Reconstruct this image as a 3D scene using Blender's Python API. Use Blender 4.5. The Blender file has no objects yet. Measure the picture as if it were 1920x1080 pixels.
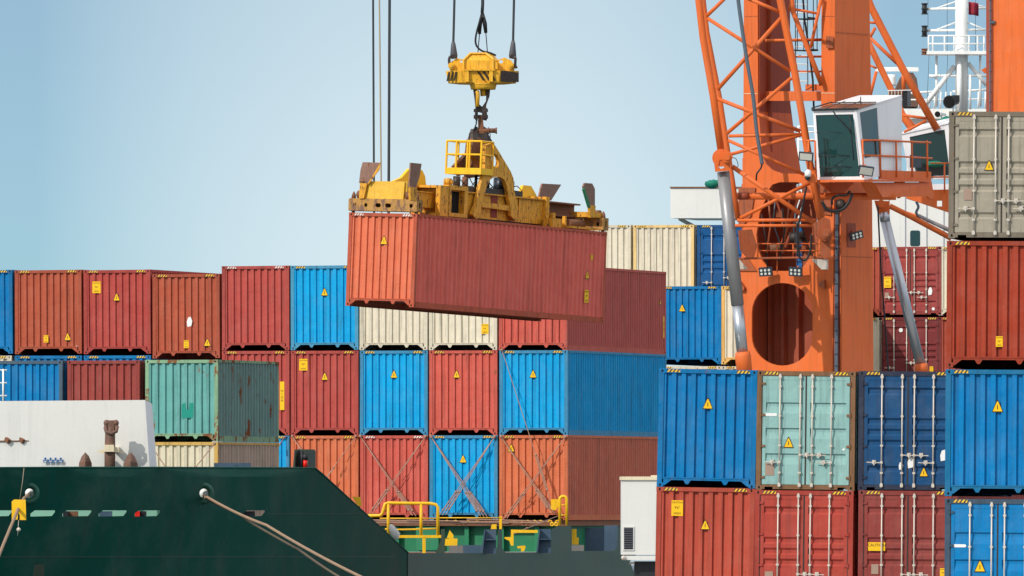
import bpy, bmesh, math, random
from math import radians, sin, cos, tan, pi
from mathutils import Vector, Matrix
from mathutils.geometry import delaunay_2d_cdt
random.seed(7)
# ---------------------------------------------------------------- camera model (level camera, shifted lens)
F, HY, CX, CAMZ = 22000.0, 950.0, 960.0, 8.0
def W(px, py, D):
    return Vector(((px-CX)/F*D, D, CAMZ+(HY-py)/F*D))
def S(r, g, b, k=0.92):
    f = lambda c: ((c/255)/12.92 if c/255 <= .04045 else ((c/255+.055)/1.055)**2.4)*k
    return (max(f(r), .004), max(f(g), .004), max(f(b), .004), 1)
COL = bpy.context.scene.collection

# ---------------------------------------------------------------- materials
def _nt(name):
    m = bpy.data.materials.new(name); m.use_nodes = True
    nt = m.node_tree; return m, nt, nt.nodes['Principled BSDF']
def _n(nt, t, **kw):
    n = nt.nodes.new(t)
    for k, v in kw.items(): setattr(n, k, v)
    return n
def _mix(nt, fac, a, b, mode='MIX'):
    m = _n(nt, 'ShaderNodeMix', data_type='RGBA', blend_type=mode)
    for s, v in ((0, fac), (6, a), (7, b)):
        if hasattr(v, 'is_output') or isinstance(v, bpy.types.NodeSocket): nt.links.new(v, m.inputs[s])
        else: m.inputs[s].default_value = v
    return m.outputs[2]
def _math(nt, op, a, b=None, c=None, clamp=False):
    m = _n(nt, 'ShaderNodeMath', operation=op, use_clamp=clamp)
    for i, v in enumerate((a, b, c)):
        if v is None: continue
        if isinstance(v, bpy.types.NodeSocket): nt.links.new(v, m.inputs[i])
        else: m.inputs[i].default_value = v
    return m.outputs[0]
def _noise(nt, vec, scale, detail=4, rough=.6, vscale=None, dist=0):
    if vscale:
        mp = _n(nt, 'ShaderNodeMapping'); mp.inputs['Scale'].default_value = vscale
        nt.links.new(vec, mp.inputs[0]); vec = mp.outputs[0]
    n = _n(nt, 'ShaderNodeTexNoise'); n.inputs['Scale'].default_value = scale
    n.inputs['Detail'].default_value = detail; n.inputs['Roughness'].default_value = rough
    n.inputs['Distortion'].default_value = dist
    nt.links.new(vec, n.inputs['Vector']); return n.outputs[0]
def _ramp(nt, v, lo, hi):
    m = _n(nt, 'ShaderNodeMapRange'); m.inputs[1].default_value = 0
    nt.links.new(v, m.inputs[0])
    for i, q in ((1, lo), (2, hi)):
        if isinstance(q, bpy.types.NodeSocket): nt.links.new(q, m.inputs[i])
        else: m.inputs[i].default_value = q
    return m.outputs[0]
RUST = (.13, .048, .022, 1); GRIME = (.035, .028, .024, 1)

def paint(name, col=None, rough=.5, wear=.15, metal=0, rust=RUST, bump=.25, scale=1.0, grime=.35, spec=.35, streak=1.0):
    """weathered paint; col None reads the object's own colour and its wear property"""
    m, nt, bs = _nt(name)
    tc = _n(nt, 'ShaderNodeTexCoord'); oi = _n(nt, 'ShaderNodeObjectInfo')
    off = _n(nt, 'ShaderNodeCombineXYZ')
    if col is None:
        at = _n(nt, 'ShaderNodeAttribute', attribute_type='OBJECT', attribute_name='seed')
        r = at.outputs['Fac']
        nt.links.new(r, off.inputs[0]); nt.links.new(_math(nt, 'MULTIPLY', r, 1.7), off.inputs[1]); nt.links.new(_math(nt, 'MULTIPLY', r, 2.3), off.inputs[2])
    add = _n(nt, 'ShaderNodeVectorMath', operation='ADD')
    nt.links.new(tc.outputs['Object'], add.inputs[0]); nt.links.new(off.outputs[0], add.inputs[1])
    v = add.outputs[0]
    if col is None:
        base = oi.outputs['Color']
        aw = _n(nt, 'ShaderNodeAttribute', attribute_type='OBJECT', attribute_name='wear'); w = aw.outputs['Fac']
    else: base = col; w = wear
    big = _noise(nt, v, .55*scale, 3, .6)
    c = _mix(nt, _math(nt, 'MULTIPLY', _ramp(nt, big, .35, .7), .18), base, (.8, .78, .74, 1), 'OVERLAY')
    fade = _noise(nt, v, 1.5*scale, 5, .65)
    c = _mix(nt, _math(nt, 'MULTIPLY', _ramp(nt, fade, .45, .8), .06), c, (.55, .52, .48, 1))
    st = _noise(nt, v, 1.0, 5, .7, (7*scale, 7*scale, .35*scale))
    sf = _math(nt, 'MULTIPLY', _ramp(nt, st, .50, .78), grime*streak)
    c = _mix(nt, sf, c, GRIME)
    fine = _noise(nt, v, 22*scale, 4, .7)
    c = _mix(nt, .10, c, _mix(nt, fine, (0, 0, 0, 1), (1, 1, 1, 1)), 'OVERLAY')
    # rust: patches, amount from wear
    rn = _noise(nt, v, 1.6*scale, 9, .72, (1.6, 1.6, .7), .4)
    thr = _math(nt, 'SUBTRACT', .78, _math(nt, 'MULTIPLY', w, .34))
    rf = _ramp(nt, rn, thr, _math(nt, 'ADD', thr, .05))
    rc = _mix(nt, _noise(nt, v, 14*scale, 4, .7), rust, tuple(min(1, x*2.2) for x in rust[:3])+(1,))
    c = _mix(nt, rf, c, rc)
    sp = _noise(nt, v, 9*scale, 6, .8)
    thr2 = _math(nt, 'SUBTRACT', .83, _math(nt, 'MULTIPLY', w, .16))
    c = _mix(nt, _math(nt, 'MULTIPLY', _ramp(nt, sp, thr2, _math(nt, 'ADD', thr2, .03)), .8), c, rc)
    nt.links.new(c, bs.inputs['Base Color'])
    ro = _math(nt, 'ADD', _math(nt, 'MULTIPLY', fade, .25), rough-.12)
    nt.links.new(_mix(nt, rf, _mix(nt, 0., ro, ro), (.9, .9, .9, 1)), bs.inputs['Roughness'])
    bs.inputs['Metallic'].default_value = metal
    bs.inputs['Specular IOR Level'].default_value = spec
    if bump:
        dn = _noise(nt, v, 1.7*scale, 3, .5)
        hn = _math(nt, 'ADD', _math(nt, 'MULTIPLY', dn, 1.0), _math(nt, 'MULTIPLY', fine, .03))
        b = _n(nt, 'ShaderNodeBump'); b.inputs['Strength'].default_value = bump; b.inputs['Distance'].default_value = .06
        nt.links.new(hn, b.inputs['Height']); nt.links.new(b.outputs[0], bs.inputs['Normal'])
    return m
def plain(name, col, rough=.6, metal=0, spec=.3):
    m, nt, bs = _nt(name)
    tc = _n(nt, 'ShaderNodeTexCoord'); n = _noise(nt, tc.outputs['Object'], 7, 5, .7)
    nt.links.new(_mix(nt, _math(nt, 'MULTIPLY', n, .35), col, tuple(x*.6 for x in col[:3])+(1,)), bs.inputs['Base Color'])
    bs.inputs['Roughness'].default_value = rough; bs.inputs['Metallic'].default_value = metal
    bs.inputs['Specular IOR Level'].default_value = spec
    return m
def stripes(name, c1, c2, k=11.0, wear=.3):
    m, nt, bs = _nt(name)
    tc = _n(nt, 'ShaderNodeTexCoord'); sp = _n(nt, 'ShaderNodeSeparateXYZ'); nt.links.new(tc.outputs['Object'], sp.inputs[0])
    s = _math(nt, 'ADD', sp.outputs[0], _math(nt, 'MULTIPLY', sp.outputs[2], -.75))
    f = _math(nt, 'GREATER_THAN', _math(nt, 'FRACT', _math(nt, 'MULTIPLY', s, k)), .5)
    c = _mix(nt, f, c1, c2)
    nt.links.new(_mix(nt, _math(nt, 'MULTIPLY', _ramp(nt, _noise(nt, tc.outputs['Object'], 5, 5, .7), .5, .62), wear), c, (.2, .12, .08, 1)), bs.inputs['Base Color'])
    bs.inputs['Roughness'].default_value = .6
    return m
def glass(name, tint, rough=.05):
    m, nt, bs = _nt(name)
    bs.inputs['Base Color'].default_value = tint; bs.inputs['Roughness'].default_value = rough
    bs.inputs['Specular IOR Level'].default_value = .8; bs.inputs['Coat Weight'].default_value = .3
    bs.inputs['Alpha'].default_value = .72
    return m

M = {}
M['cont'] = paint('container_paint', None, rough=.62, bump=.75, spec=.14, grime=.55)
M['dark'] = plain('opening_shade', (.006, .006, .007, 1), .9)  # near-black, paints the shade inside openings
M['hole'] = plain('casting_hole_shade', (.008, .006, .006, 1), .9)  # dark discs painting the shade of holes on solid castings
M['haz'] = stripes('hazard_tape', S(245, 195, 30), (.02, .017, .015, 1))
M['hazw'] = stripes('white_hazard_tape', S(235, 232, 225), S(150, 70, 60))
M['yel'] = plain('yellow_sticker', S(250, 195, 20), .5)
M['ink'] = plain('dark_ink', (.03, .02, .015, 1), .6)
M['orgp'] = plain('orange_sticker', S(235, 165, 40), .5)
M['galv'] = paint('galvanised_steel', S(205, 195, 185), .45, .35, metal=.2, bump=0, scale=3, grime=.5)
M['gasket'] = plain('door_gasket', S(60, 52, 50), .8)
M['crane'] = paint('orange_crane_paint', (.63, .125, .026, 1), .5, .24, bump=.12, grime=.35, streak=1, spec=.22, rust=(.22, .06, .02, 1))
M['crane_in'] = paint('dark_red_primer_and_shade', (.30, .055, .022, 1), .6, .15, bump=.1, grime=.3)  # dark red for inner faces; also paints shade on the left leg
M['cabw'] = paint('white_cab_paint', S(232, 232, 238, .9), .4, .05, bump=.04, grime=.15)
M['white'] = paint('white_ship_paint', (.62, .62, .61, 1), .45, .10, bump=.12, grime=.12, scale=.5)
M['wpipe'] = paint('white_pipe_paint', (.82, .83, .83, 1), .45, .06, bump=0, grime=.15)
M['hull'] = paint('green_hull_paint', (.003, .056, .044, 1), .65, .34, bump=.12, scale=.35, grime=.35, spec=.06, rust=(.06, .028, .014, 1))
M['hull2'] = paint('grey_green_paint', (.034, .066, .046, 1), .55, .25, bump=.2, scale=.5, grime=.35, rust=(.09, .05, .03, 1))  # grey-green, lighter than the bow plating
M['deckg'] = paint('green_deck_paint', S(25, 125, 85, .8), .5, .15, bump=.1, grime=.3)
M['navy'] = paint('slate_blue_paint', S(70, 95, 120, .7), .55, .2, bump=.1, grime=.35)
M['yelp'] = paint('yellow_safety_paint', S(248, 190, 20, .9), .45, .22, bump=.1, scale=2, grime=.3)
M['yspr'] = paint('worn_yellow_spreader_paint', S(230, 163, 38, .85), .55, .70, bump=.25, scale=4.0, grime=.95, rust=(.09, .042, .02, 1))
M['rusty'] = paint('rusty_steel', S(128, 85, 62, .8), .75, .75, bump=.4, scale=2.2, grime=.6)
M['oily'] = paint('oily_dark_steel', S(62, 52, 50, .8), .5, .45, metal=.25, bump=.3, scale=4, grime=.6, rust=(.09, .045, .025, 1))
M['anchor'] = paint('anchor_steel', S(118, 88, 76, .8), .75, .55, bump=.35, scale=2.2, grime=.7)
M['rope'] = plain('steel_cable', (.035, .04, .05, 1), .6)
M['lrope'] = plain('pale_hoist_rope', S(175, 160, 140), .7)
M['chrome'] = plain('polished_cylinder_rod', S(185, 190, 200), .34, .7)
M['grey'] = paint('grey_barrel_paint', S(150, 150, 155, .8), .42, .15, metal=.35, bump=0, scale=2, grime=.4)
M['tray'] = plain('cable_tray_grey', S(95, 108, 122), .5, .3)
M['hose'] = plain('black_hose', (.015, .015, .018, 1), .45)
M['lampg'] = plain('lamp_housing', S(62, 72, 84), .4, .3)
M['lens'] = plain('lamp_lens', S(225, 230, 225), .2)
M['panel'] = plain('flood_light_glass', S(196, 196, 188), .25)
M['glass'] = glass('tinted_cab_glass', (.012, .055, .055, 1))
M['dglass'] = plain('dark_teal_glass', (.012, .048, .052, 1), .12, 0, .7)
M['cabin'] = plain('cab_interior', (.05, .075, .07, 1), .7)
M['seat'] = plain('seat_green', S(120, 165, 140), .7)
M['blk'] = plain('black_plastic', (.02, .022, .027, 1), .5)
M['rod'] = paint('lashing_steel', S(168, 132, 114, .85), .5, .55, metal=.1, bump=0, scale=5, grime=.4, rust=(.16, .07, .04, 1))
M['red'] = plain('red_lamp_glass', (.75, .02, .012, 1), .2)
M['signblue'] = plain('sign_blue', S(20, 95, 160), .5)
M['signw'] = plain('sign_white', (.8, .8, .8, 1), .5)
M['funnel'] = paint('sooty_brown_funnel', S(105, 78, 66, .8), .7, .5, bump=.1, grime=.5)
M['flag'] = plain('maroon_flag', S(150, 45, 60), .8)
M['gtarp'] = plain('green_tarpaulin', S(20, 120, 100), .7)
M['cloth'] = plain('white_cloth', S(215, 215, 215), .9)
M['louvre'] = plain('louvre_metal', S(95, 100, 110), .5, .3)
M['rust'] = plain('rust_tray', RUST, .9)
def _rope_mat():
    m, nt, bs = _nt('mooring_rope_fibre')
    tc = _n(nt, 'ShaderNodeTexCoord')
    n = _noise(nt, tc.outputs['Object'], 9, 5, .8, (1, .05, 1))
    nt.links.new(_mix(nt, n, S(118, 94, 76), S(165, 135, 108)), bs.inputs['Base Color']); bs.inputs['Roughness'].default_value = .95
    return m
M['slot'] = plain('pale_green_inner_plating', S(140, 190, 172), .7)
M['moor'] = _rope_mat()
M['moord'] = plain('dark_mooring_rope', S(95, 82, 68), .95)

# ---------------------------------------------------------------- mesh building
class MB:
    def __init__(s): s.bm = bmesh.new(); s.mi = 0
    def _f(s, vs, smooth=False):
        try: f = s.bm.faces.new(vs)
        except ValueError: return None
        f.smooth = smooth; f.material_index = s.mi; return f
    def quad(s, *p):
        s._f([s.bm.verts.new(q) for q in p]); return s
    def hexa(s, a, b):
        """a, b: matching loops of points, closed solid between them"""
        va = [s.bm.verts.new(p) for p in a]; vb = [s.bm.verts.new(p) for p in b]; n = len(a)
        s._f(va[::-1]); s._f(vb)
        for i in range(n): s._f([va[i], va[(i+1) % n], vb[(i+1) % n], vb[i]])
        return s
    def box(s, x0, x1, y0, y1, z0, z1, mat=None):
        P = [Vector(q) for q in ((x0, y0, z0), (x1, y0, z0), (x1, y1, z0), (x0, y1, z0), (x0, y0, z1), (x1, y0, z1), (x1, y1, z1), (x0, y1, z1))]
        if mat: P = [mat @ p for p in P]
        return s.hexa(P[:4], P[4:])
    def tube(s, pts, r, n=10, caps=True, rr=None):
        pts = [Vector(p) for p in pts]
        if rr is None: rr = [r]*len(pts)
        rings = []; up = None
        for i, p in enumerate(pts):
            d = (pts[min(i+1, len(pts)-1)]-pts[max(i-1, 0)]).normalized()
            if up is None:
                up = d.orthogonal().normalized()
            u = (up-d*up.dot(d))
            if u.length < 1e-6: u = d.orthogonal()
            u.normalize(); up = u; w = d.cross(u)
            rings.append([s.bm.verts.new(p+(u*cos(2*pi*k/n)+w*sin(2*pi*k/n))*rr[i]) for k in range(n)])
        for a, b in zip(rings, rings[1:]):
            for k in range(n): s._f([a[k], a[(k+1) % n], b[(k+1) % n], b[k]], n > 6)
        if caps: s._f(rings[0][::-1]); s._f(rings[-1])
        return s
    def bar(s, p0, p1, w, h):
        """rectangular bar, w across (horizontal), h the other way"""
        p0, p1 = Vector(p0), Vector(p1); d = (p1-p0).normalized()
        a = d.cross(Vector((0, 0, 1)))
        if a.length < .05: a = Vector((1, 0, 0))
        a.normalize(); b = a.cross(d).normalized()
        q = [a*w/2+b*h/2, -a*w/2+b*h/2, -a*w/2-b*h/2, a*w/2-b*h/2]
        return s.hexa([p0+x for x in q], [p1+x for x in q])
    def ball(s, c, r, n=12, sz=1):
        c = Vector(c); rings = []
        for i in range(1, n//2):
            t = pi*i/(n//2)
            rings.append([s.bm.verts.new(c+Vector((sin(t)*cos(2*pi*k/n), sin(t)*sin(2*pi*k/n), cos(t)*sz))*r) for k in range(n)])
        top = s.bm.verts.new(c+Vector((0, 0, r*sz))); bot = s.bm.verts.new(c-Vector((0, 0, r*sz)))
        for a, b in zip(rings, rings[1:]):
            for k in range(n): s._f([a[k], b[k], b[(k+1) % n], a[(k+1) % n]], True)
        for k in range(n):
            s._f([top, rings[0][k], rings[0][(k+1) % n]], True); s._f([bot, rings[-1][(k+1) % n], rings[-1][k]], True)
        return s
    def plate(s, outer, holes, fn, back, grid=0):
        """polygon in (u,v) with holes, mapped by fn to 3-D, thickened by vector back"""
        loops = [outer]+list(holes); pts = []; edges = []
        for L in loops:
            b = len(pts); pts += [Vector(q) for q in L]; edges += [(b+i, b+(i+1) % len(L)) for i in range(len(L))]
        if grid:
            us = [q[0] for q in outer]; vs = [q[1] for q in outer]
            u = min(us)+grid*.5
            while u < max(us):
                v = min(vs)+grid*.5
                while v < max(vs):
                    if inside((u, v), outer) and not any(inside((u, v), h) for h in holes): pts.append(Vector((u, v)))
                    v += grid
                u += grid
        V, E, T, *_ = delaunay_2d_cdt(pts, edges, [], 0, 1e-5)
        A = [s.bm.verts.new(fn(*q)) for q in V]; B = [s.bm.verts.new(fn(*q)+Vector(back)) for q in V]
        for t in T:
            c = (sum(V[i][0] for i in t)/3, sum(V[i][1] for i in t)/3)
            if not inside(c, outer) or any(inside(c, h) for h in holes): continue
            s._f([A[i] for i in t]); s._f([B[i] for i in t][::-1])
        s.bm.edges.ensure_lookup_table()
        open_ = [e for e in s.bm.edges if len(e.link_faces) == 1]
        amap = {a: b for a, b in zip(A, B)}
        for e in open_:
            a, b = e.verts
            if a in amap and b in amap: s._f([a, b, amap[b], amap[a]])
        return s
    def obj(s, name, mats, parent=None, fix=True, xf=None):
        if fix: bmesh.ops.recalc_face_normals(s.bm, faces=s.bm.faces[:])
        if parent is not None:
            inv = parent.matrix_world.inverted()
            s.bm.transform(inv)
        me = bpy.data.meshes.new(name); s.bm.to_mesh(me); s.bm.free()
        for m in (mats if isinstance(mats, (list, tuple)) else [mats]): me.materials.append(m if not isinstance(m, str) else M[m])
        o = bpy.data.objects.new(name, me); COL.objects.link(o)
        if parent is not None: o.parent = parent; o.matrix_parent_inverse = Matrix()
        return o
def inside(p, poly):
    x, y = p; c = False; n = len(poly); j = n-1
    for i in range(n):
        xi, yi = poly[i][0], poly[i][1]; xj, yj = poly[j][0], poly[j][1]
        if (yi > y) != (yj > y) and x < (xj-xi)*(y-yi)/(yj-yi)+xi: c = not c
        j = i
    return c
def thing(name, label, cat, loc=(0, 0, 0), group=None, mat=None):
    o = bpy.data.objects.new(name, None); COL.objects.link(o)
    o.empty_display_size = .3
    if mat is not None: o.matrix_world = mat
    else: o.location = loc; o.matrix_world = Matrix.Translation(Vector(loc))
    o['label'] = label; o['category'] = cat
    if group: o['group'] = group
    return o
def tag(o, label, cat, group=None):
    o['label'] = label; o['category'] = cat
    if group: o['group'] = group
    return o
def stadium(cx, cy, w, h, n=6, rad=None):
    """rounded rectangle outline"""
    r = rad if rad else min(w, h)/2; out = []
    for (sx, sy, a0) in ((1, 1, 0), (-1, 1, 90), (-1, -1, 180), (1, -1, 270)):
        for k in range(n+1):
            a = radians(a0+90*k/n); out.append((cx+sx*(w/2-r)+r*cos(a), cy+sy*(h/2-r)+r*sin(a)))
    return out
def text_part(txt, size, mw, mat, parent, name='lettering'):
    cu = bpy.data.curves.new(name, 'FONT'); cu.body = txt; cu.size = size; cu.align_x = 'CENTER'; cu.align_y = 'CENTER'; cu.extrude = .001
    cu.space_line = .85
    to = bpy.data.objects.new(name, cu); COL.objects.link(to)
    dg = bpy.context.evaluated_depsgraph_get(); me = bpy.data.meshes.new_from_object(to.evaluated_get(dg))
    bpy.data.objects.remove(to)
    me.materials.clear(); me.materials.append(M[mat])
    o = bpy.data.objects.new(name, me); COL.objects.link(o)
    o.parent = parent; o.matrix_local = mw
    return o

# ---------------------------------------------------------------- containers
CW = 2.438
_cache = {}
def corr(x0, x1, pitch, a, sl, depth, y):
    """trapezoid sheet profile: list of (x,y); starts and ends on the outer plane y, recess towards y+depth"""
    n = max(1, round((x1-x0)/pitch)); p = (x1-x0)/n; k = p/pitch
    out = [(x0, y)]
    for i in range(n):
        b = x0+i*p; inn = p-(a+2*sl)*k
        out += [(b+a*k/2, y), (b+(a/2+sl)*k, y+depth), (b+(a/2+sl)*k+inn, y+depth), (b+(a/2+2*sl)*k+inn, y)]
    out.append((x1, y)); return out
def keep(name, key, mb, mats):
    k = (name, key)
    bmesh.ops.recalc_face_normals(mb.bm, faces=mb.bm.faces[:])
    me = bpy.data.meshes.new(name); mb.bm.to_mesh(me); mb.bm.free()
    for m in mats: me.materials.append(M[m])
    _cache[k] = me; return me
def get(name, key, fn, mats=('cont',)):
    if (name, key) not in _cache:
        mb = MB(); fn(mb); keep(name, key, mb, mats)
    return _cache[(name, key)]
def cyl(mb, x, y, z, r, h, axis='y', n=12):
    d = Vector((0, h, 0)) if axis == 'y' else (Vector((h, 0, 0)) if axis == 'x' else Vector((0, 0, h)))
    mb.tube([Vector((x, y, z)), Vector((x, y, z))+d], r, n)
def f_frame(L, H, door):
    def fn(mb):
        for x in (0, 1):
            for y in (0, 1):
                X = lambda a, b: (a, b) if not x else (CW-b, CW-a)
                Y = lambda a, b: (a, b) if not y else (L-b, L-a)
                mb.box(*X(.004, .125), *Y(.004, .12), .118, H-.118)
                for z in (0, 1):
                    z0 = 0 if not z else H-.118
                    mb.box(*X(0, .162), *Y(0, .178), z0, z0+.118)
                    mb.mi = 1
                    cx = (.085 if not x else CW-.085); cy = (-.0015 if not y else L-.002)
                    mb.hexa([Vector((cx+.026*cos(t), cy, z0+.059+.036*sin(t))) for t in [2*pi*k/10 for k in range(10)]],
                            [Vector((cx+.026*cos(t), cy+.0035, z0+.059+.036*sin(t))) for t in [2*pi*k/10 for k in range(10)]])
                    sx = -.0015 if not x else CW-.002; sy = .09 if not y else L-.09
                    mb.hexa([Vector((sx, sy+.036*cos(t), z0+.059+.026*sin(t))) for t in [2*pi*k/10 for k in range(10)]],
                            [Vector((sx+.0035, sy+.036*cos(t), z0+.059+.026*sin(t))) for t in [2*pi*k/10 for k in range(10)]])
                    mb.mi = 0
            X = lambda a, b: (a, b) if not x else (CW-b, CW-a)
            mb.box(*X(.003, .058), .18, L-.18, H-.085, H-.001)
            mb.box(*X(.012, .06), .18, L-.18, .0125, .175)
            mb.box(*X(.004, .09), .18, L-.18, -.004, .0125)
        mb.box(.163, CW-.163, L-.06, L-.003, H-.11, H-.006); mb.box(.163, CW-.163, L-.06, L-.003, .1, .2)
        for i in range(int((L-L*.3)/.6)):
            mb.box(.06, CW-.06, L*.28+i*.6, L*.28+.05+i*.6, .04, .19)
        mb.box(.06, CW-.06, .1, L-.1, .20, .22)
        mb.box(.13, CW-.13, L-.05, L-.03, .2, H-.11)      # far end wall
        if not door:
            mb.box(.163, CW-.163, .002, .055, H-.105, H-.004)
            # bottom sill with corner gussets and lugs
            c = CW/2
            g = [(.163, .245), (.163, .05), (.20, .055), (.36, .178), (c-.56, .178), (c-.50, .085), (c-.44, .085), (c-.38, .178),
                 (c+.38, .178), (c+.44, .085), (c+.50, .085), (c+.56, .178), (CW-.36, .178), (CW-.20, .055), (CW-.163, .05), (CW-.163, .245)]
            mb.plate(g, [], lambda u, v: Vector((u, .004, v)), (0, .03, 0))
            mb.box(.163, CW-.163, -.006, .02, .222, .252)
        else:
            mb.box(.163, CW-.163, .0, .06, H-.115, H-.004)
            mb.plate([(.163, .13), (.163, .02), (.22, .02), (.22, .075), (.42, .075), (.42, .02), (CW-.42, .02), (CW-.42, .075), (CW-.22, .075), (CW-.22, .02), (CW-.163, .02), (CW-.163, .13)],
                     [], lambda u, v: Vector((u, .002, v)), (0, .05, 0))
    return fn
def f_end(L, H):
    def fn(mb):
        pr = corr(.125, CW-.125, .252, .112, .016, .058, .026)
        lo = [mb.bm.verts.new((x, y, .20)) for x, y in pr]; hi = [mb.bm.verts.new((x, y, H-.10)) for x, y in pr]
        for i in range(len(pr)-1): mb._f([lo[i], lo[i+1], hi[i+1], hi[i]])
    return fn
def f_side(L, H, right):
    def fn(mb):
        s = 1 if right else -1
        pr = corr(.12, L-.12, .278, .078, .042, .046, 0)
        xo = CW-.008 if right else .008
        lo = [mb.bm.verts.new((xo-s*d, y, .172)) for y, d in pr]; hi = [mb.bm.verts.new((xo-s*d, y, H-.084)) for y, d in pr]
        for i in range(len(pr)-1): mb._f([lo[i], lo[i+1], hi[i+1], hi[i]])
    return fn
def f_roof(L, H):
    def fn(mb):
        pr = corr(.2, L-.2, .21, .09, .015, .018, 0)
        a = [mb.bm.verts.new((.055, y, H-.018-d)) for y, d in pr]; b = [mb.bm.verts.new((CW-.055, y, H-.018-d)) for y, d in pr]
        for i in range(len(pr)-1): mb._f([a[i], a[i+1], b[i+1], b[i]])
        mb.box(.06, CW-.06, .06, .2, H-.03, H-.012); mb.box(.06, CW-.06, L-.2, L-.06, H-.03, H-.012)
    return fn
DZ0, DZT = .135, .12      # door bottom, top margins
def door_x(i): return (.13, CW/2-.004) if i == 0 else (CW/2+.004, CW-.13)
PATS = {'ribs': [(.105, .175), (.385, .45), (.485, .55), (.585, .65), (.825, .885)],
        'steps': [(.245, .262), (.48, .497), (.715, .732)],
        'mid': [(.24, .30), (.47, .53), (.72, .78)]}
def f_door(H, i, pat):
    def fn(mb):
        x0, x1 = door_x(i); z0, z1 = DZ0, H-DZT; h = z1-z0
        fr = .10
        # frame members
        mb.box(x0, x0+fr, .018, .06, z0, z1); mb.box(x1-fr, x1, .018, .06, z0, z1)
        mb.box(x0+fr, x1-fr, .018, .06, z0, z0+.09); mb.box(x0+fr, x1-fr, .018, .06, z1-.10, z1)
        # corrugated face
        pa = [(z1-.10, .024)]
        for a, b in PATS[pat]:
            za, zb = z1-a*h, z1-b*h
            if pat == 'steps':
                pa += [(za, .024), (za-.004, .062), (zb-.05, .062), (zb-.22, .024)]
            else:
                pa += [(za, .024), (za-.05, .066), (zb+.05, .066), (zb, .024)]
        pa.append((z0+.09, .024)); pa = [q for q in pa if z0+.09 <= q[0] <= z1-.1]
        L_ = [mb.bm.verts.new((x0+fr, y, z)) for z, y in pa]; R_ = [mb.bm.verts.new((x1-fr, y, z)) for z, y in pa]
        for k in range(len(pa)-1): mb._f([L_[k], R_[k], R_[k+1], L_[k+1]])
    return fn
def bar_x(i, j):
    x0, x1 = door_x(i); w = x1-x0
    return (x0+w*.42 if j == 0 else x1-.13) if i == 0 else (x0+.16 if j == 0 else x1-w*.42)
def f_lockbar(H, i, j):
    def fn(mb):
        x = bar_x(i, j); z0, z1 = .07, H-.07
        mb.tube([(x, -.03, z0), (x, -.03, z1)], .0185, 8)
        for z in (z0+.02, z1-.10):
            mb.box(x-.036, x+.036, -.055, .016, z, z+.05); mb.box(x-.028, x+.028, -.05, .0, z-.015, z+.085)
        for f in (.12, .36, .62, .88):
            z = z0+(z1-z0)*f; mb.box(x-.034, x+.034, -.048, .02, z, z+.045)
    return fn
def f_handle(H, i, j):
    def fn(mb):
        x = bar_x(i, j); z = .62+.02*H+(.18 if (i+j) % 2 else 0)*1.0; d = -1 if j == 0 else 1
        if i == 1: d = -d
        e = .36
        xa, xb = sorted((x, x+d*e))
        mb.tube([(xa, -.055, z), (xb, -.055, z-.01)], .013, 6)
        mb.box((xa+xb)/2-.045, (xa+xb)/2+.045, -.065, .022, z-.035, z+.055)
        mb.box((xa+xb)/2-.015, (xa+xb)/2+.015, -.075, .0, z-.07, z+.02)
        mb.box(x-.03, x+.03, -.06, -.0, z-.03, z+.03)
    return fn
def f_hinge(H, i, k):
    def fn(mb):
        x = .125 if i == 0 else CW-.125; z = .28+(H-.62)*k/3
        s = 1 if i == 0 else -1
        a, b = sorted((x-s*.03, x+s*.09))
        mb.box(a, b, -.006, .02, z, z+.055); mb.tube([(x-s*.01, -.008, z-.03), (x-s*.01, -.008, z+.085)], .014, 6)
    return fn
def f_gasket(H):
    def fn(mb):
        mb.box(CW/2-.018, CW/2+.018, .012, .03, DZ0, H-DZT)
        mb.box(.128, .146, .012, .022, DZ0, H-DZT); mb.box(CW-.146, CW-.128, .012, .022, DZ0, H-DZT)
        mb.box(.13, CW-.13, .013, .022, H-DZT-.004, H-DZT+.006); 
    return fn
def f_haz(H, side, z=None):
    def fn(mb):
        x0 = .2 if side == 0 else CW-.52
        zz = H-.088
        mb.box(x0, x0+.32, -.0035, .004, zz, zz+.066)
    return fn
def add(me, root, color=None, wear=.1, seed=0., name=None):
    o = bpy.data.objects.new(name or me.name.split('.')[0], me); COL.objects.link(o); o.parent = root
    if color is not None: o.color = color; o['wear'] = wear; o['seed'] = seed
    return o
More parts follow.
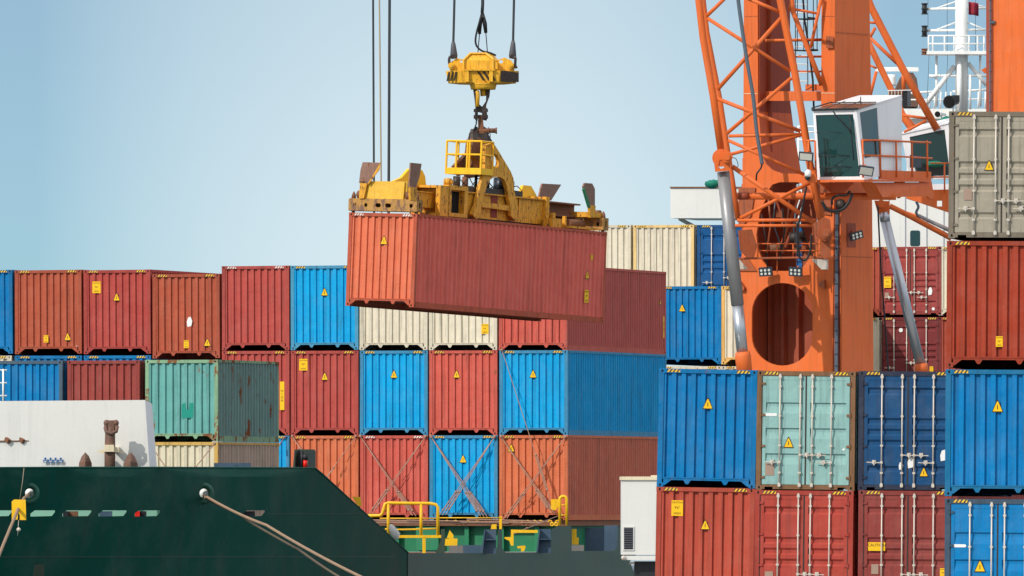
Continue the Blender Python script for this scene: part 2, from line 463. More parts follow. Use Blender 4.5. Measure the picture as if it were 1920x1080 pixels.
def sticker(root, kind, x, z, s=1.0, y=.022, side=False, L=0):
    """x,z position in container metres (side=True: x is along the length on the right side)"""
    def P(a, b, d): return Vector((x+a, y-d, z+b)) if not side else Vector((CW-.002+d, x+a, z+b))
    if kind == 'tri':
        mb = MB(); h = .30*s; w = .27*s
        t = lambda k, d: [P(-w/2*k, -h*.36*k+.01, d), P(w/2*k, -h*.36*k+.01, d), P(w*.05*k, h*.6*k, d), P(-w*.05*k, h*.6*k, d)]
        mb.hexa(t(1.0, 0), t(1.0, .002)); mb.mi = 1; mb.hexa(t(.82, .002), t(.82, .004))
        mb.mi = 0; mb.hexa([P(-.012*s, -.03*s, .004), P(.012*s, -.03*s, .004), P(.008*s, .07*s, .004), P(-.008*s, .07*s, .004)], [P(-.012*s, -.03*s, .005), P(.012*s, -.03*s, .005), P(.008*s, .07*s, .005), P(-.008*s, .07*s, .005)])
        return mb.obj('warning_sticker', ['ink', 'yel']) if False else _st(mb, 'warning_sticker', ['ink', 'yel'], root)
    dims = {'caution': (.30, .40), 'small': (.20, .30), 'wide': (.44, .22), 'tall': (.14, .85), 'white': (.16, .28), 'brown': (.22, .30), 'dash': (.30, .07), 'small2': (.16, .24), 'dot': (.12, .12), 'blot': (.5, .62)}
    w, h = dims[kind]; w *= s; h *= s
    mb = MB()
    if kind in ('dash', 'dot'):
        o = stadium(0, 0, w, h, 4); mb.hexa([P(a, b, 0) for a, b in o], [P(a, b, .004) for a, b in o])
    elif kind == 'blot':
        for o in ([(-.5, -.5), (.45, -.45), (.5, .05), (-.5, .1)], [(-.5, .1), (-.15, .08), (-.2, .5), (-.48, .42)], [(.12, .06), (.5, .05), (.48, .5), (.15, .48)]):
            mb.hexa([P(a*w, b*h, 0) for a, b in o], [P(a*w, b*h, .004) for a, b in o])
    elif kind == 'white':
        o = [(-.4, -.5), (.3, -.42), (.5, .05), (.2, .5), (-.25, .42), (-.5, 0)]; mb.hexa([P(a*w, b*h, 0) for a, b in o], [P(a*w, b*h, .004) for a, b in o])
    else:
        o = [(-w/2, -h/2), (w/2, -h/2), (w/2, h/2), (-w/2, h/2)]; mb.hexa([P(a, b, 0) for a, b in o], [P(a, b, .004) for a, b in o])
    mat = {'white': 'signw', 'dash': 'signw', 'dot': 'signw', 'brown': 'tan', 'blot': 'tealp'}.get(kind, 'yel')
    st = _st(mb, {'white': 'torn_label', 'dash': 'number_patch', 'dot': 'round_label', 'brown': 'faded_label', 'blot': 'paint_patch'}.get(kind, 'caution_sticker'), [mat], root)
    if kind in ('caution', 'small', 'wide', 'small2', 'tall'):
        R = Matrix.Rotation(radians(90), 4, 'X') if not side else Matrix.Rotation(radians(90), 4, 'Z') @ Matrix.Rotation(radians(90), 4, 'X')
        if kind == 'tall':
            text_part('H\nI\nG\nH', w*.8, Matrix.Translation(P(0, 0, .006)) @ R, 'ink', st)
        elif kind == 'wide':
            text_part('CAUTION', w*.235, Matrix.Translation(P(0, h*.15, .006)) @ R, 'ink', st)
        else:
            text_part('CAUTION', w*.21, Matrix.Translation(P(0, h*.36, .006)) @ R, 'ink', st)
            text_part('9\'6"', w*.3, Matrix.Translation(P(0, h*.02, .006)) @ R, 'ink', st)
            text_part('HIGH', w*.26, Matrix.Translation(P(0, -h*.34, .006)) @ R, 'ink', st)
    return st
M['tan'] = plain('faded_tan_label', S(165, 140, 125), .7)
M['tealp'] = plain('dark_teal_paint', S(20, 145, 130), .6)
def _st(mb, name, mats, root):
    bmesh.ops.recalc_face_normals(mb.bm, faces=mb.bm.faces[:])
    me = bpy.data.meshes.new(name); mb.bm.to_mesh(me); mb.bm.free()
    for m in mats: me.materials.append(M[m])
    o = bpy.data.objects.new(name, me); COL.objects.link(o); o.parent = root; return o
LG, SH, HC, ST = 12.192, 6.058, 2.896, 2.591
def container(label, mw, color, H=HC, L=LG, door=None, wear=.2, post=None, haz='haz', group=None, stick=(), endcol=None, sidecol=None, sidewear=None, galv='galv', barcol=None):
    r = thing('shipping_container', label, 'shipping container', mat=mw, group=group)
    c = color; pc = post or tuple(v*.85 for v in c[:3])+(1,); sd = random.uniform(0, 60)
    add(get('frame', (L, H, bool(door)), f_frame(L, H, bool(door)), ('cont', 'hole')), r, pc, min(1, wear+.22), sd)
    if not door: add(get('end_panel', (H,), f_end(L, H)), r, c, wear, sd+7)
    else:
        for i in (0, 1):
            d = add(get('door', (H, i, door), f_door(H, i, door)), r, c, wear, sd+5*i, 'door')
            for j in (0, 1):
                b = get('locking_bar', (H, i, j), f_lockbar(H, i, j), (galv,))
                add(b, d, barcol or (.5, .47, .44, 1), .4, sd)
                add(get('handle', (H, i, j), f_handle(H, i, j), (galv,)), d)
            for k in range(4): add(get('hinge', (H, i, k), f_hinge(H, i, k)), d, pc, wear+.1, sd)
        add(get('door_gasket', (H,), f_gasket(H), ('gasket',)), r)
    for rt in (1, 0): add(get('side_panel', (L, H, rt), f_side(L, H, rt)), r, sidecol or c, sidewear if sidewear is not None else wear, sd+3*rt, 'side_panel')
    add(get('roof_panel', (L, H), f_roof(L, H)), r, pc, min(1, wear+.3), sd, 'roof')
    if haz:
        for s in (0, 1): add(get('hazard_stripe', (H, s, haz), f_haz(H, s), (haz,)), r, name='hazard_stripe')
    for k in stick: sticker(r, *k[:3], **(k[3] if len(k) > 3 else {}))
    return r
def line_mat(px, py_bottom, ref, yaw, pitch=0, roll=0):
    """placement of a container whose lower front left corner shows at (px, py_bottom); its front lies on the
    vertical plane through ref=(px0, D0) turned by yaw (right end nearer)"""
    px0, D0 = ref; X0 = (px0-CX)/F*D0; k = (px-CX)/F; c, s = cos(radians(yaw)), sin(radians(yaw))
    t = (k*D0-X0)/(c+k*s); X, Y = X0+t*c, D0-t*s
    z = CAMZ+(HY-py_bottom)/F*Y
    return (Matrix.Translation((X, Y, z)) @ Matrix.Rotation(radians(-yaw), 4, 'Z') @ Matrix.Rotation(radians(pitch), 4, 'X') @ Matrix.Rotation(radians(roll), 4, 'Y'))
M['gbar'] = paint('grey_painted_bar', S(138, 122, 106, .8), .6, .35, bump=0, scale=3, grime=.4)
M['creamp'] = paint('aged_cream_paint', S(222, 208, 180, .9), .55, .2, bump=.1, scale=2, grime=.3)
M['seatbrown'] = plain('brown_roof_glass', S(120, 85, 70), .2, 0, .6)
M['redp'] = plain('faded_red_patch', S(140, 55, 40), .6)
M['rusty2'] = paint('rust_eaten_yellow_paint', S(190, 140, 70, .8), .65, .82, bump=.3, scale=2.6, grime=.7, rust=(.12, .065, .045, 1))
M['yhook'] = paint('yellow_hook_block_paint', S(240, 178, 45, .9), .5, .5, bump=.2, scale=4, grime=.8, rust=(.12, .055, .02, 1))
M['cdirt_shade'] = paint('grease_and_shade_orange', (.30, .068, .02, 1), .55, .5, bump=.2, scale=2.5, grime=.8, rust=(.05, .03, .02, 1))  # dark orange for grease, with shade around the jib hinge painted in
M['yworn'] = paint('scuffed_yellow_paint', S(232, 180, 60, .9), .55, .45, bump=.3, scale=3, grime=.6, rust=(.16, .08, .04, 1))
M['flip'] = paint('scraped_guide_steel', S(140, 105, 92, .85), .55, .6, metal=.2, bump=.2, scale=3, grime=.5)
M['sock'] = plain('grey_cast_steel', S(92, 92, 100), .55, .3)

M['fair'] = paint('fairlead_green_paint', S(15, 90, 75, .7), .5, .2, bump=.1, grime=.3)
M['sockb'] = paint('grey_primer', S(120, 118, 118, .8), .6, .3, bump=.1, grime=.4)

def _hull_blend():
    # blends to a lighter grey-green with brown patches towards the after end of the bow plating
    nt = M['hull'].node_tree; bs = nt.nodes['Principled BSDF']; src = bs.inputs['Base Color'].links[0].from_socket
    tc = _n(nt, 'ShaderNodeTexCoord'); sp = _n(nt, 'ShaderNodeSeparateXYZ'); nt.links.new(tc.outputs['Object'], sp.inputs[0])
    nz = _noise(nt, tc.outputs['Object'], .45, 5, .65, (1, 1, .5)); x = _math(nt, 'ADD', sp.outputs[0], _math(nt, 'MULTIPLY', nz, 5.0))
    f = _math(nt, 'MULTIPLY', _ramp(nt, x, .6, 5.6), .62)
    sm = _noise(nt, tc.outputs['Object'], .9, 5, .7, (1, 1, .35))
    col = _mix(nt, _math(nt, 'MULTIPLY', _ramp(nt, sm, .48, .7), .7), (.034, .060, .048, 1), (.075, .050, .036, 1))
    nt.links.new(_mix(nt, f, src, col), bs.inputs['Base Color'])
_hull_blend()

def _seam_fade():
    nt = M['hull2'].node_tree; bs = nt.nodes['Principled BSDF']; src = bs.inputs['Base Color'].links[0].from_socket
    tc = _n(nt, 'ShaderNodeTexCoord'); sp = _n(nt, 'ShaderNodeSeparateXYZ'); nt.links.new(tc.outputs['Object'], sp.inputs[0])
    nz = _noise(nt, tc.outputs['Object'], .6, 5, .65, (1, 1, .4)); x = _math(nt, 'ADD', sp.outputs[0], _math(nt, 'MULTIPLY', nz, 3.0))
    f = _math(nt, 'MULTIPLY', _math(nt, 'SUBTRACT', 1.0, _ramp(nt, x, 3.6, 7.5), clamp=True), .6)
    nt.links.new(_mix(nt, f, src, (.036, .042, .032, 1)), bs.inputs['Base Color'])
_seam_fade()
# ---------------------------------------------------------------- palette
RED = S(172, 72, 66); RED2 = S(178, 78, 72); BRN = S(172, 84, 62); SAL = S(200, 92, 80); ORG = S(208, 112, 76); DRED = S(140, 58, 54)
BLU = (.002, .31, .64, 1); BLU2 = (.001, .165, .42, 1); CRM = S(228, 217, 196, .85); BEI = S(205, 190, 172, .85); TEAL = S(104, 166, 164, .9)
NAVY = S(22, 84, 140, .85); SEAF = S(140, 182, 180, .88); GRY = S(160, 152, 138, .85); FRED = S(178, 78, 62)
SY = 16.8; SREF = (935, 400.5)
def ship(label, px, pyb, col, **k):
    k.setdefault('group', 'containers stacked on the ship deck')
    r = k.pop('roll', 0)
    return container(label, line_mat(px, pyb, SREF, SY, 0, r), col, **k)
# top tier
T3 = -0.0
ship('plain blue container at the far left of the top tier, cut off by the frame', -101, 664, BLU2, roll=-.3)
ship('brown container with small yellow label low on its end, beside the far left blue one', 28, 664, BRN, roll=-.3, stick=[('small', 1.13, .52, dict(s=.85)), ('tri', 1.92, .55), ('white', 2.25, .22, dict(s=.4))])
ship('red container with a big yellow caution label near its top left, two from the left', 157, 664, RED, roll=-.3, stick=[('caution', .47, 2.3), ('tri', 1.2, 1.92)])
ship('brown container with a white torn label, sitting lower than its neighbours above the teal one', 286, 672, BRN, wear=.15, roll=-.2, stick=[('white', 1.34, 1.25, dict(s=1.25)), ('small', 1.22, .48, dict(s=.9)), ('tri', 1.98, .5)])
ship('unmarked red container with white striped tape, left of the bright blue one on top', 416, 657, RED2, roll=-.2, haz='hazw')
ship('bright blue container with one triangle, in the top tier left of the hanging container', 545, 656.5, BLU, roll=-.2, post=S(70, 140, 175), stick=[('tri', 1.22, 1.95)])
ship('cream container under the left end of the hanging container', 674, 656.5, CRM, wear=.25, roll=0)
ship('cream container with a yellow caution label, right of another cream one below the hanging container', 804, 656.5, CRM, wear=.25, stick=[('caution', 2.0, .72, dict(s=.85))])
ship('salmon red container with its long shaded side showing, behind the hanging container', 935, 656.5, SAL, roll=.15, sidecol=S(180, 88, 82), stick=[('tall', 11.9, .95, dict(side=True, s=.9)), ('tri', 11.45, 1.8, dict(side=True, s=.7))])  # sidecol darkens the salmon, shade put into the side's colour
# second tier
ship('cream container at the left edge under the top tier blue one', -103, 824, CRM, wear=.3)
ship('blue container showing only its top edge under the brown one at the left', 28, 824, BLU2)
ship('blue container showing only its top edge under the red one with the big label', 157, 824, BLU2)
ship('red container mostly hidden behind the teal one, with a tall yellow strip at its right', 416, 816, RED2, stick=[('tall', 2.17, 1.35, dict(s=1.15))])
ship('red container with yellow caution label and triangle, left in the middle tier', 545, 816, RED2, stick=[('caution', .45, 2.42), ('tri', 1.22, 1.98)])
ship('bright blue container between two red ones in the middle tier', 674.5, 816, BLU, post=S(60, 130, 170), stick=[('tri', 1.22, 2.05)])
ship('red container between the two bright blue ones in the middle tier', 804.5, 816, SAL, wear=.14, stick=[('tri', 0.98, 2.05)])
ship('bright blue container with its long shaded blue side showing, right end of the middle tier', 936, 816, BLU, post=S(60, 130, 170), sidecol=(.004, .26, .56, 1), stick=[('tri', 1.2, 2.05)])  # side blue darkened to paint in its shade
# lowest tier
ship('blue container glimpsed beside the red lamp box on the bulwark', 416, 975, BLU, post=S(60, 130, 170))
ship('orange container rising behind the sloping bulwark, half hidden', 545, 975, ORG, wear=.15)
ship('salmon container crossed by lashing rods, with white striped tape', 675, 975, SAL, haz='hazw')
ship('blue container crossed by lashing rods, chalk marks on its right side', 805, 975, BLU, wear=.18, post=S(60, 130, 170), stick=[('tri', 1.2, 2.05)])
ship('orange container crossed by lashing rods, its long shaded side showing', 936, 975, ORG, wear=.2, sidecol=S(190, 104, 84), sidewear=.22, stick=[('tri', .42, 2.42)])  # side toned browner than the end, shade put into its colour
# nearer bay at the left
NREF = (272, 372)
def near(label, px, pyb, col, **k):
    k.setdefault('group', 'containers in the forward bay by the white breakwater')
    return container(label, line_mat(px, pyb, NREF, 17.5), col, H=ST, L=SH, haz=None, **k)
near('blue container in the near row at the left edge, above the white breakwater', -18, 829, BLU2, post=S(70, 90, 110))
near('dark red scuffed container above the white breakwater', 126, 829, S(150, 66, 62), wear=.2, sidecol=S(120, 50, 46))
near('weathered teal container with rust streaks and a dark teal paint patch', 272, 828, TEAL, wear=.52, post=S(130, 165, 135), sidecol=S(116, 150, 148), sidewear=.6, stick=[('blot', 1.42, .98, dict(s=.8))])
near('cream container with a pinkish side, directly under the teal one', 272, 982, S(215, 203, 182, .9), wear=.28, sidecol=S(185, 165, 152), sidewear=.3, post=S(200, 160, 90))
near('blue container low behind the white breakwater, hidden but for its top', 126, 982, BLU2)
near('brown container low behind the white breakwater at the left edge', -18, 982, BRN)
# bays behind, by the crane
def bay(label, px, pyb, col, ref, **k):
    k.setdefault('group', 'containers in the after bays near the crane')
    return container(label, line_mat(px, pyb, ref, SY), col, **k)
B3 = (1187, 452)
bay('cream container with rust along its right post, right behind the end of the hanging container', 1069, 563, CRM, B3, wear=.25)
bay('cream container on top, left of the navy doors', 1187, 563, CRM, B3, wear=.25, post=S(225, 190, 130))
bay('navy container with doors and white bars, behind the crane\'s hydraulic cylinder', 1307, 563, NAVY, B3, door='ribs', barcol=(.7, .7, .7, 1))
bay('navy container glimpsed through the crane opening', 1427, 563, NAVY, B3, door='ribs', L=SH)
B2 = (1234, 436)
bay('blue container with a triangle, between the shaded salmon side and the crane', 1234, 683, BLU2, B2, stick=[('tri', .92, 2.05)])
bay('cream container with a yellowed post, half hidden by the crane\'s cylinder', 1352.5, 683, CRM, B2, wear=.25, post=S(225, 175, 100))
bay('cream container showing only its top edge, under the blue one left of the crane', 1234, 833, CRM, B2, wear=.3)
bay('cream container showing only its top edge, under the cream one at the crane foot', 1352.5, 833, CRM, B2, wear=.3)
B4 = (1640, 445)
k4 = dict(H=ST, group='containers between the crane and the right hand stack')
bay('brick red container, a narrow strip of it left of the red doors', 1537, 592, S(165, 76, 60), B4, **k4)
bay('red container with doors and a yellow caution label, right of the crane pillar', 1648.5, 591, S(150, 64, 62), B4, door='ribs', **k4, stick=[('small', .33, 1.25, dict(s=1.4, y=-.0)), ('white', 2.0, .9, dict(y=0, s=1.1)), ('dot', 2.12, .23, dict(y=0)), ('brown', .3, .75, dict(y=0, s=.7))])
bay('cream container, a narrow strip of it right of the red doors', 1759.5, 591, CRM, B4, wear=.3, **k4)
bay('cream container, a narrow strip of it at the foot of the crane pillar', 1537, 724, CRM, B4, wear=.3, **k4)
bay('dark red container with doors and a round white label, below the other red doors', 1648.5, 723, S(118, 48, 50), B4, door='ribs', **k4, stick=[('dot', .85, 2.1, dict(y=0, s=1.3)), ('small', 2.05, .62, dict(s=.7, y=0))])
bay('brick red container, a narrow strip of it beside the lower dark red doors', 1759.5, 723, S(165, 76, 60), B4, **k4)
# foreground stacks at the right
FREF = (1233, 286)
def front(label, px, pyb, col, roll=.9, **k):
    k.setdefault('group', 'containers in the foreground stacks')
    return container(label, line_mat(px, pyb, FREF, 11, 0, roll), col, **k)
front('blue container with one triangle, upper left of the foreground stacks', 1231, 913, BLU2, roll=1.3, stick=[('tri', 1.22, 2.02)])
front('seafoam green container with doors, rusty frame and peeled white tape', 1416.5, 918, SEAF, roll=.7, door='steps', wear=.2, post=S(125, 92, 66), stick=[('tri', .80, 1.12, dict(y=.012, s=.95)), ('dash', .36, 1.83, dict(y=.02)), ('brown', .34, .50, dict(y=.02)), ('dot', 2.16, 1.0, dict(y=.015, s=.5))])
front('navy container with doors, scratched white patches and a triangle low on the right door', 1608, 919, S(26, 76, 122, .85), roll=.5, door='ribs', wear=.2, post=S(45, 52, 72), stick=[('tri', 1.62, .42, dict(y=.012, s=.85)), ('white', 1.30, .68, dict(y=.012, s=1.0)), ('white', 1.06, .60, dict(y=.012, s=.7)), ('white', 2.1, .86, dict(y=.015))])
front('red container with a yellow caution label and triangle, below the foreground blue one', 1227, 1135, FRED, roll=1.0, stick=[('caution', .52, 2.38, dict(s=.95)), ('tri', 1.22, 1.95, dict(s=.9))])
front('brick red container with doors, below the seafoam green one', 1412.5, 1141.5, S(170, 68, 58), roll=.7, door='ribs', wear=.2, stick=[('brown', .37, .78, dict(y=.012, s=.9)), ('small2', 1.55, .68, dict(y=.012, s=.5))])
front('maroon container with doors and a wide yellow CAUTION label, below the navy one', 1607.5, 1142.5, S(138, 62, 58), roll=.5, door='ribs', wear=.28, stick=[('wide', .46, 1.53, dict(y=.012, s=.95)), ('brown', .42, .98, dict(y=.015, s=.8)), ('small2', 2.1, .9, dict(y=.012))])
RREF = (1772, 268)
def rightc(label, px, pyb, col, **k):
    k.setdefault('group', 'containers in the foreground stacks')
    return container(label, line_mat(px, pyb, RREF, 9, 0, .45), col, **k)
rightc('grey container with doors and an orange triangle, topmost at the right edge', 1777.5, 446.5, GRY, door='ribs', wear=.26, galv='gbar', post=S(118, 108, 96), stick=[('tri', .93, 1.63, dict(y=.012, s=.85)), ('brown', .45, 1.0, dict(y=.012, s=.85))])
rightc('rust red container with a yellow label, directly under the grey one', 1773.5, 689, S(160, 62, 42), wear=.14, stick=[('small', 1.22, .6, dict(s=.8))])
rightc('blue container with one triangle at the right edge, third from the top of its stack', 1771, 930, BLU2, post=S(20, 105, 150), stick=[('tri', 1.2, 2.02)])
rightc('blue container with doors and a white dash, at the lower right corner', 1769.5, 1172.5, BLU2, door='steps', post=S(60, 80, 100), stick=[('dash', .35, 1.82, dict(y=.02)), ('tri', .82, 1.32, dict(y=.012))])

# the hanging container
MH = line_mat(647.5, 573, (647.5, 364), 29.3, -1.5, 1.7)
hang = container('orange red container hanging in mid air, gripped by the yellow spreader', MH, S(214, 112, 82), wear=.24, haz='hazw',
    sidecol=S(222, 108, 96), sidewear=.16, post=S(176, 84, 62), stick=[('tri', 1.28, 2.02), ('small2', 11.25, 2.05, dict(side=True, s=.8)), ('tri', 11.0, 1.45, dict(side=True, s=1.0)), ('small', 11.0, .8, dict(side=True, s=1.35))])  # side colour raised to paint extra light onto the shaded face
# ---------------------------------------------------------------- water, quay
def struct(name, mb, mat):
    o = mb.obj(name, mat); o['kind'] = 'structure'; return o
def water_mat():
    m, nt, bs = _nt('harbour_water')
    bs.inputs['Base Color'].default_value = (.02, .06, .06, 1); bs.inputs['Roughness'].default_value = .15
    tc = _n(nt, 'ShaderNodeTexCoord'); b = _n(nt, 'ShaderNodeBump'); b.inputs['Strength'].default_value = .5
    nt.links.new(_noise(nt, tc.outputs['Object'], .8, 6, .6), b.inputs['Height']); nt.links.new(b.outputs[0], bs.inputs['Normal'])
    return m
M['water'] = water_mat(); M['concrete'] = paint('quay_concrete', (.32, .31, .29, 1), .85, .05, grime=.3)
mb = MB(); mb.quad(*[Vector(q) for q in ((-9000, -3000, 0), (9000, -3000, 0), (9000, 30000, 0), (-9000, 30000, 0))]); struct('water', mb, 'water')
mb = MB(); mb.box(2.9, 60, 258, 345, -1, 5.22); struct('quay', mb, 'concrete')

# ---------------------------------------------------------------- the moored ship
SHIP = thing('container_ship', 'dark green container ship moored across the picture, white superstructure behind', 'ship', W(600, 1070, 380))
def Dh(px):      # distance of the hull plating along the picture, a smooth curve
    t = (px+80)/1280.; return 346+14*t+38*t*t
hullfn = lambda px, py: W(px, py, Dh(px)+.006*max(0, py-877)*max(0, 1-max(0, px+80)/900)**1)
slots = [(-28, 22, 0), (57, 103, 0), (117, 171, 0), (185, 237, 0), (252, 300, 0), (455, 496, 1)]
holes = []
for a, b, _ in slots:
    holes.append([(a+8, 957), (b, 957), (b, 960), (b-6, 967.5), (a, 968.5), (a, 963)])
for cx, cy in ((55, 925), (382, 925)): holes.append([(cx+9.5*cos(t), cy+10*sin(t)) for t in [2*pi*k/16 for k in range(16)]])
top = [(-80, 878), (0, 877.5), (120, 877), (300, 877), (590, 878), (593, 880), (604, 889), (765, 1037)]
mb = MB(); mb.plate([(-80, 1300)]+top+[(765, 1300)], holes, hullfn, (0, .06, 0), grid=34)
mb.obj('forecastle_plating', 'hull', SHIP)
low = [(765.0, 1037), (922, 1037), (932, 1027), (934, 993), (941, 992), (942, 1028), (948, 1036), (1016, 1035.5), (1025, 1034), (1032, 1031), (1034, 992), (1045, 987), (1071, 985), (1072, 1033), (1150, 1033), (1157, 1027), (1159, 986), (1192, 986), (1192, 1045), (1181, 1052), (1189, 1075), (1194, 1300), (765, 1300)]
mb = MB(); mb.plate(low, [], lambda px, py: W(px, py, Dh(px)), (0, .06, 0)); mb.obj('side_bulwark', 'hull2', SHIP)
# rolled top edge, weld seam, lower doubler plate
mb = MB(); mb.tube([hullfn(x, y)+Vector((0, .02, .0)) for x, y in top], .035, 8); mb.obj('bulwark_rail', 'hull', SHIP)
mb = MB()
mb.tube([hullfn(x, 963.5)+Vector((0, -.004, 0)) for x in range(500, 690, 30)], .008, 4)
mb.tube([hullfn(x, 1044)+Vector((0, -.004, 0)) for x in range(-40, 760, 30)], .008, 4); mb.obj('weld_seam', 'hull2', SHIP)
mb = MB(); mb.plate([(-60, 1062), (83, 1058), (83, 1200), (-60, 1200)], [], lambda u, v: hullfn(u, v)+Vector((0, -.05, 0)), (0, .04, 0)); mb.obj('doubler_plate', 'hull2', SHIP)
# bulwark stiffener frames (blue grey inside bays) by the posts
for a, b, yt in ((905, 930, 993), (1008, 1033, 992), ):
    mb = MB(); D = Dh(a)+.3
    mb.hexa([W(a+3, yt, D), W(b, yt, D), W(b, yt+45, D), W(a-3, yt+45, D)], [W(a+3, yt, D+.06), W(b, yt, D+.06), W(b, yt+45, D+.06), W(a-3, yt+45, D+.06)])
    mb.hexa([W(a+3, yt, D-.3), W(a+5, yt, D-.3), W(a, yt+45, D-.3), W(a-3, yt+45, D-.3)], [W(a+3, yt, D), W(a+5, yt, D), W(a, yt+45, D), W(a-3, yt+45, D)])
    mb.box(*(sorted((W(a, 0, D).x, W(b, 0, D).x))), D-.25, D, W(0, yt+18, D).z-.03, W(0, yt+18, D).z); mb.obj('bulwark_bay', 'navy', SHIP)
mb = MB(); D = 388; mb.plate([(816, 1037), (826, 1015), (827, 992), (834, 992), (834, 1037)], [], lambda u, v: W(u, v, D), (0, .08, 0)); mb.obj('bulwark_stay', 'hull2', SHIP)
mb = MB(); mb.plate([(1133, 1033), (1133, 985), (1158, 985), (1158, 1033)], [], lambda u, v: W(u, v, 398), (0, .08, 0)); mb.obj('bulwark_bay', 'navy', SHIP)
# deck and hatch coaming under the stacks
yw = radians(SY); ux = Vector((cos(yw), -sin(yw), 0)); uy = Vector((sin(yw), cos(yw), 0))
O = line_mat(935, 977, SREF, SY).translation
def hb(mb, x0, x1, y0, y1, z0, z1):
    mb.hexa([O+ux*x+uy*y+Vector((0, 0, z0)) for x, y in ((x0, y0), (x1, y0), (x1, y1), (x0, y1))], [O+ux*x+uy*y+Vector((0, 0, z1)) for x, y in ((x0, y0), (x1, y0), (x1, y1), (x0, y1))])
mb = MB(); hb(mb, -6.2, 2.4, -.15, 55, -1.05, -.16); 
for i in range(7): hb(mb, -6.1+i*1.25, -5.95+i*1.25, -.4, -.15, -1.05, -.2)
hb(mb, -2.8, -2.0, -.5, -.15, -1.0, -.2)
mb.obj('hatch_coaming', 'deckg', SHIP)
mb = MB(); hb(mb, -6.6, 2.6, -.55, 55, -.16, -.13); hb(mb, -6.5, 2.4, .25, 54, -.14, .02); hb(mb, -6.6, 2.5, -.5, -.1, -1.16, -1.06); mb.obj('hatch_edge', 'rusty', SHIP)
mb = MB(); hb(mb, -22, 2.9, -9, 75, -2.2, -1.9); mb.obj('deck', 'navy', SHIP)
mb = MB(); hb(mb, -14, 2.5, -.9, -.6, -1.9, -1.15); mb.obj('deck_coaming', 'navy', SHIP)
mb = MB()
for k in range(34):
    x = -6.4+k*.26+random.uniform(-.05, .05)
    if random.random() < .35: continue
    p = O+ux*x+uy*-.4+Vector((0, 0, -.07)); r = .07
    mb.tube([p+Vector((r*cos(t), 0, r*sin(t)+.02)) for t in [pi*q/6 for q in range(7)]], .02, 6)
mb.obj('lashing_eyes', 'yelp', SHIP)
mb = MB()
for k, (x0, x1, y) in enumerate(((-6, .2, -.5), (-4.6, .5, -.42), (-2.5, 1.7, -.55), (-3.1, .9, -.6), (-5, -1.2, -.5), (-1, 1.9, -.45))):
    mb.tube([O+ux*x0+uy*y+Vector((0, 0, -.03+.02*k)), O+ux*x1+uy*(y-.05)+Vector((0, 0, -.09+.015*k))], .022, 6)
lr = mb.obj('loose_lashing_rods', 'rod'); lr['kind'] = 'stuff'; tag(lr, 'heap of loose rusty lashing rods lying along the green hatch edge', 'lashing rods')
# far side deck pieces seen through the side openings
for i, (a, b, y0, y1, mt, D) in enumerate(((1072, 1133, 990, 1033, 'navy', 402), (845, 905, 1022, 1037, 'navy', 391))):
    mb = MB(); mb.hexa([W(a, y1, D), W(b, y1, D), W(b, y0, D), W(a, y0, D)], [W(a, y1, D+.3), W(b, y1, D+.3), W(b, y0, D+.3), W(a, y0, D+.3)]); mb.obj('deck_locker', mt, SHIP)
mb = MB(); mb.box(*sorted((W(842, 0, 389).x, W(868, 0, 389).x)), 389, 389.3, W(0, 1040, 389).z, W(0, 1023, 389).z)
mb.obj('socket_block', 'sockb', SHIP); mb = MB(); mb.box(*sorted((W(1072, 0, 394).x, W(1095, 0, 394).x)), 394, 394.3, W(0, 1040, 394).z, W(0, 1022, 394).z); mb.obj('socket_block', 'sockb', SHIP)
# inside of forecastle bulwark seen through freeing ports
mb = MB(); mb.box(W(-90, 0, 351).x, W(312, 0, 351).x, 356.4, 356.6, W(0, 975, 353).z, W(0, 930, 353).z); mb.obj('inner_coaming', 'slot', SHIP)
mb = MB(); mb.box(W(-90, 0, 351).x, W(312, 0, 351).x, 356.2, 372, W(0, 975, 353).z-.1, W(0, 975, 353).z); mb.obj('forecastle_deck', 'deckg', SHIP)
for px0, px1, mt in ((118, 128, 'blk'), (128, 146, 'rusty'), (186, 210, 'navy'), (253, 262, 'red'), (262, 274, 'blk'), (455, 478, 'blk')):
    mb = MB(); Dd = Dh(px0)+1.0; p, q = W(px0, 972, Dd), W(px1, 958.5, Dd); mb.box(p.x, q.x, Dd, Dd+.3, p.z, q.z); mb.obj('deck_fitting', mt, SHIP)
# mooring fairleads
for cx, cy in ((55, 925), (382, 925)):
    mb = MB(); c = hullfn(cx, cy)
    n = 24
    ring = [c+Vector((.235*cos(2*pi*k/n), -.02+.03*cos(2*pi*k/n), .25*sin(2*pi*k/n))) for k in range(n+1)]
    mb.tube(ring, .075, 10, caps=False)
    ring = [c+Vector((.20*cos(2*pi*k/n), .1, .21*sin(2*pi*k/n))) for k in range(n+1)]
    mb.tube(ring, .07, 8, caps=False)
    mb.obj('fairlead', 'fair', SHIP)
    mb = MB(); mb.ball(c+Vector((.02, .45, .02)), .17, 12); mb.tube([c+Vector((.1, .6, 0)), c+Vector((-.1, .6, .0))], .12, 8); mb.obj('roller', 'wpipe', SHIP)
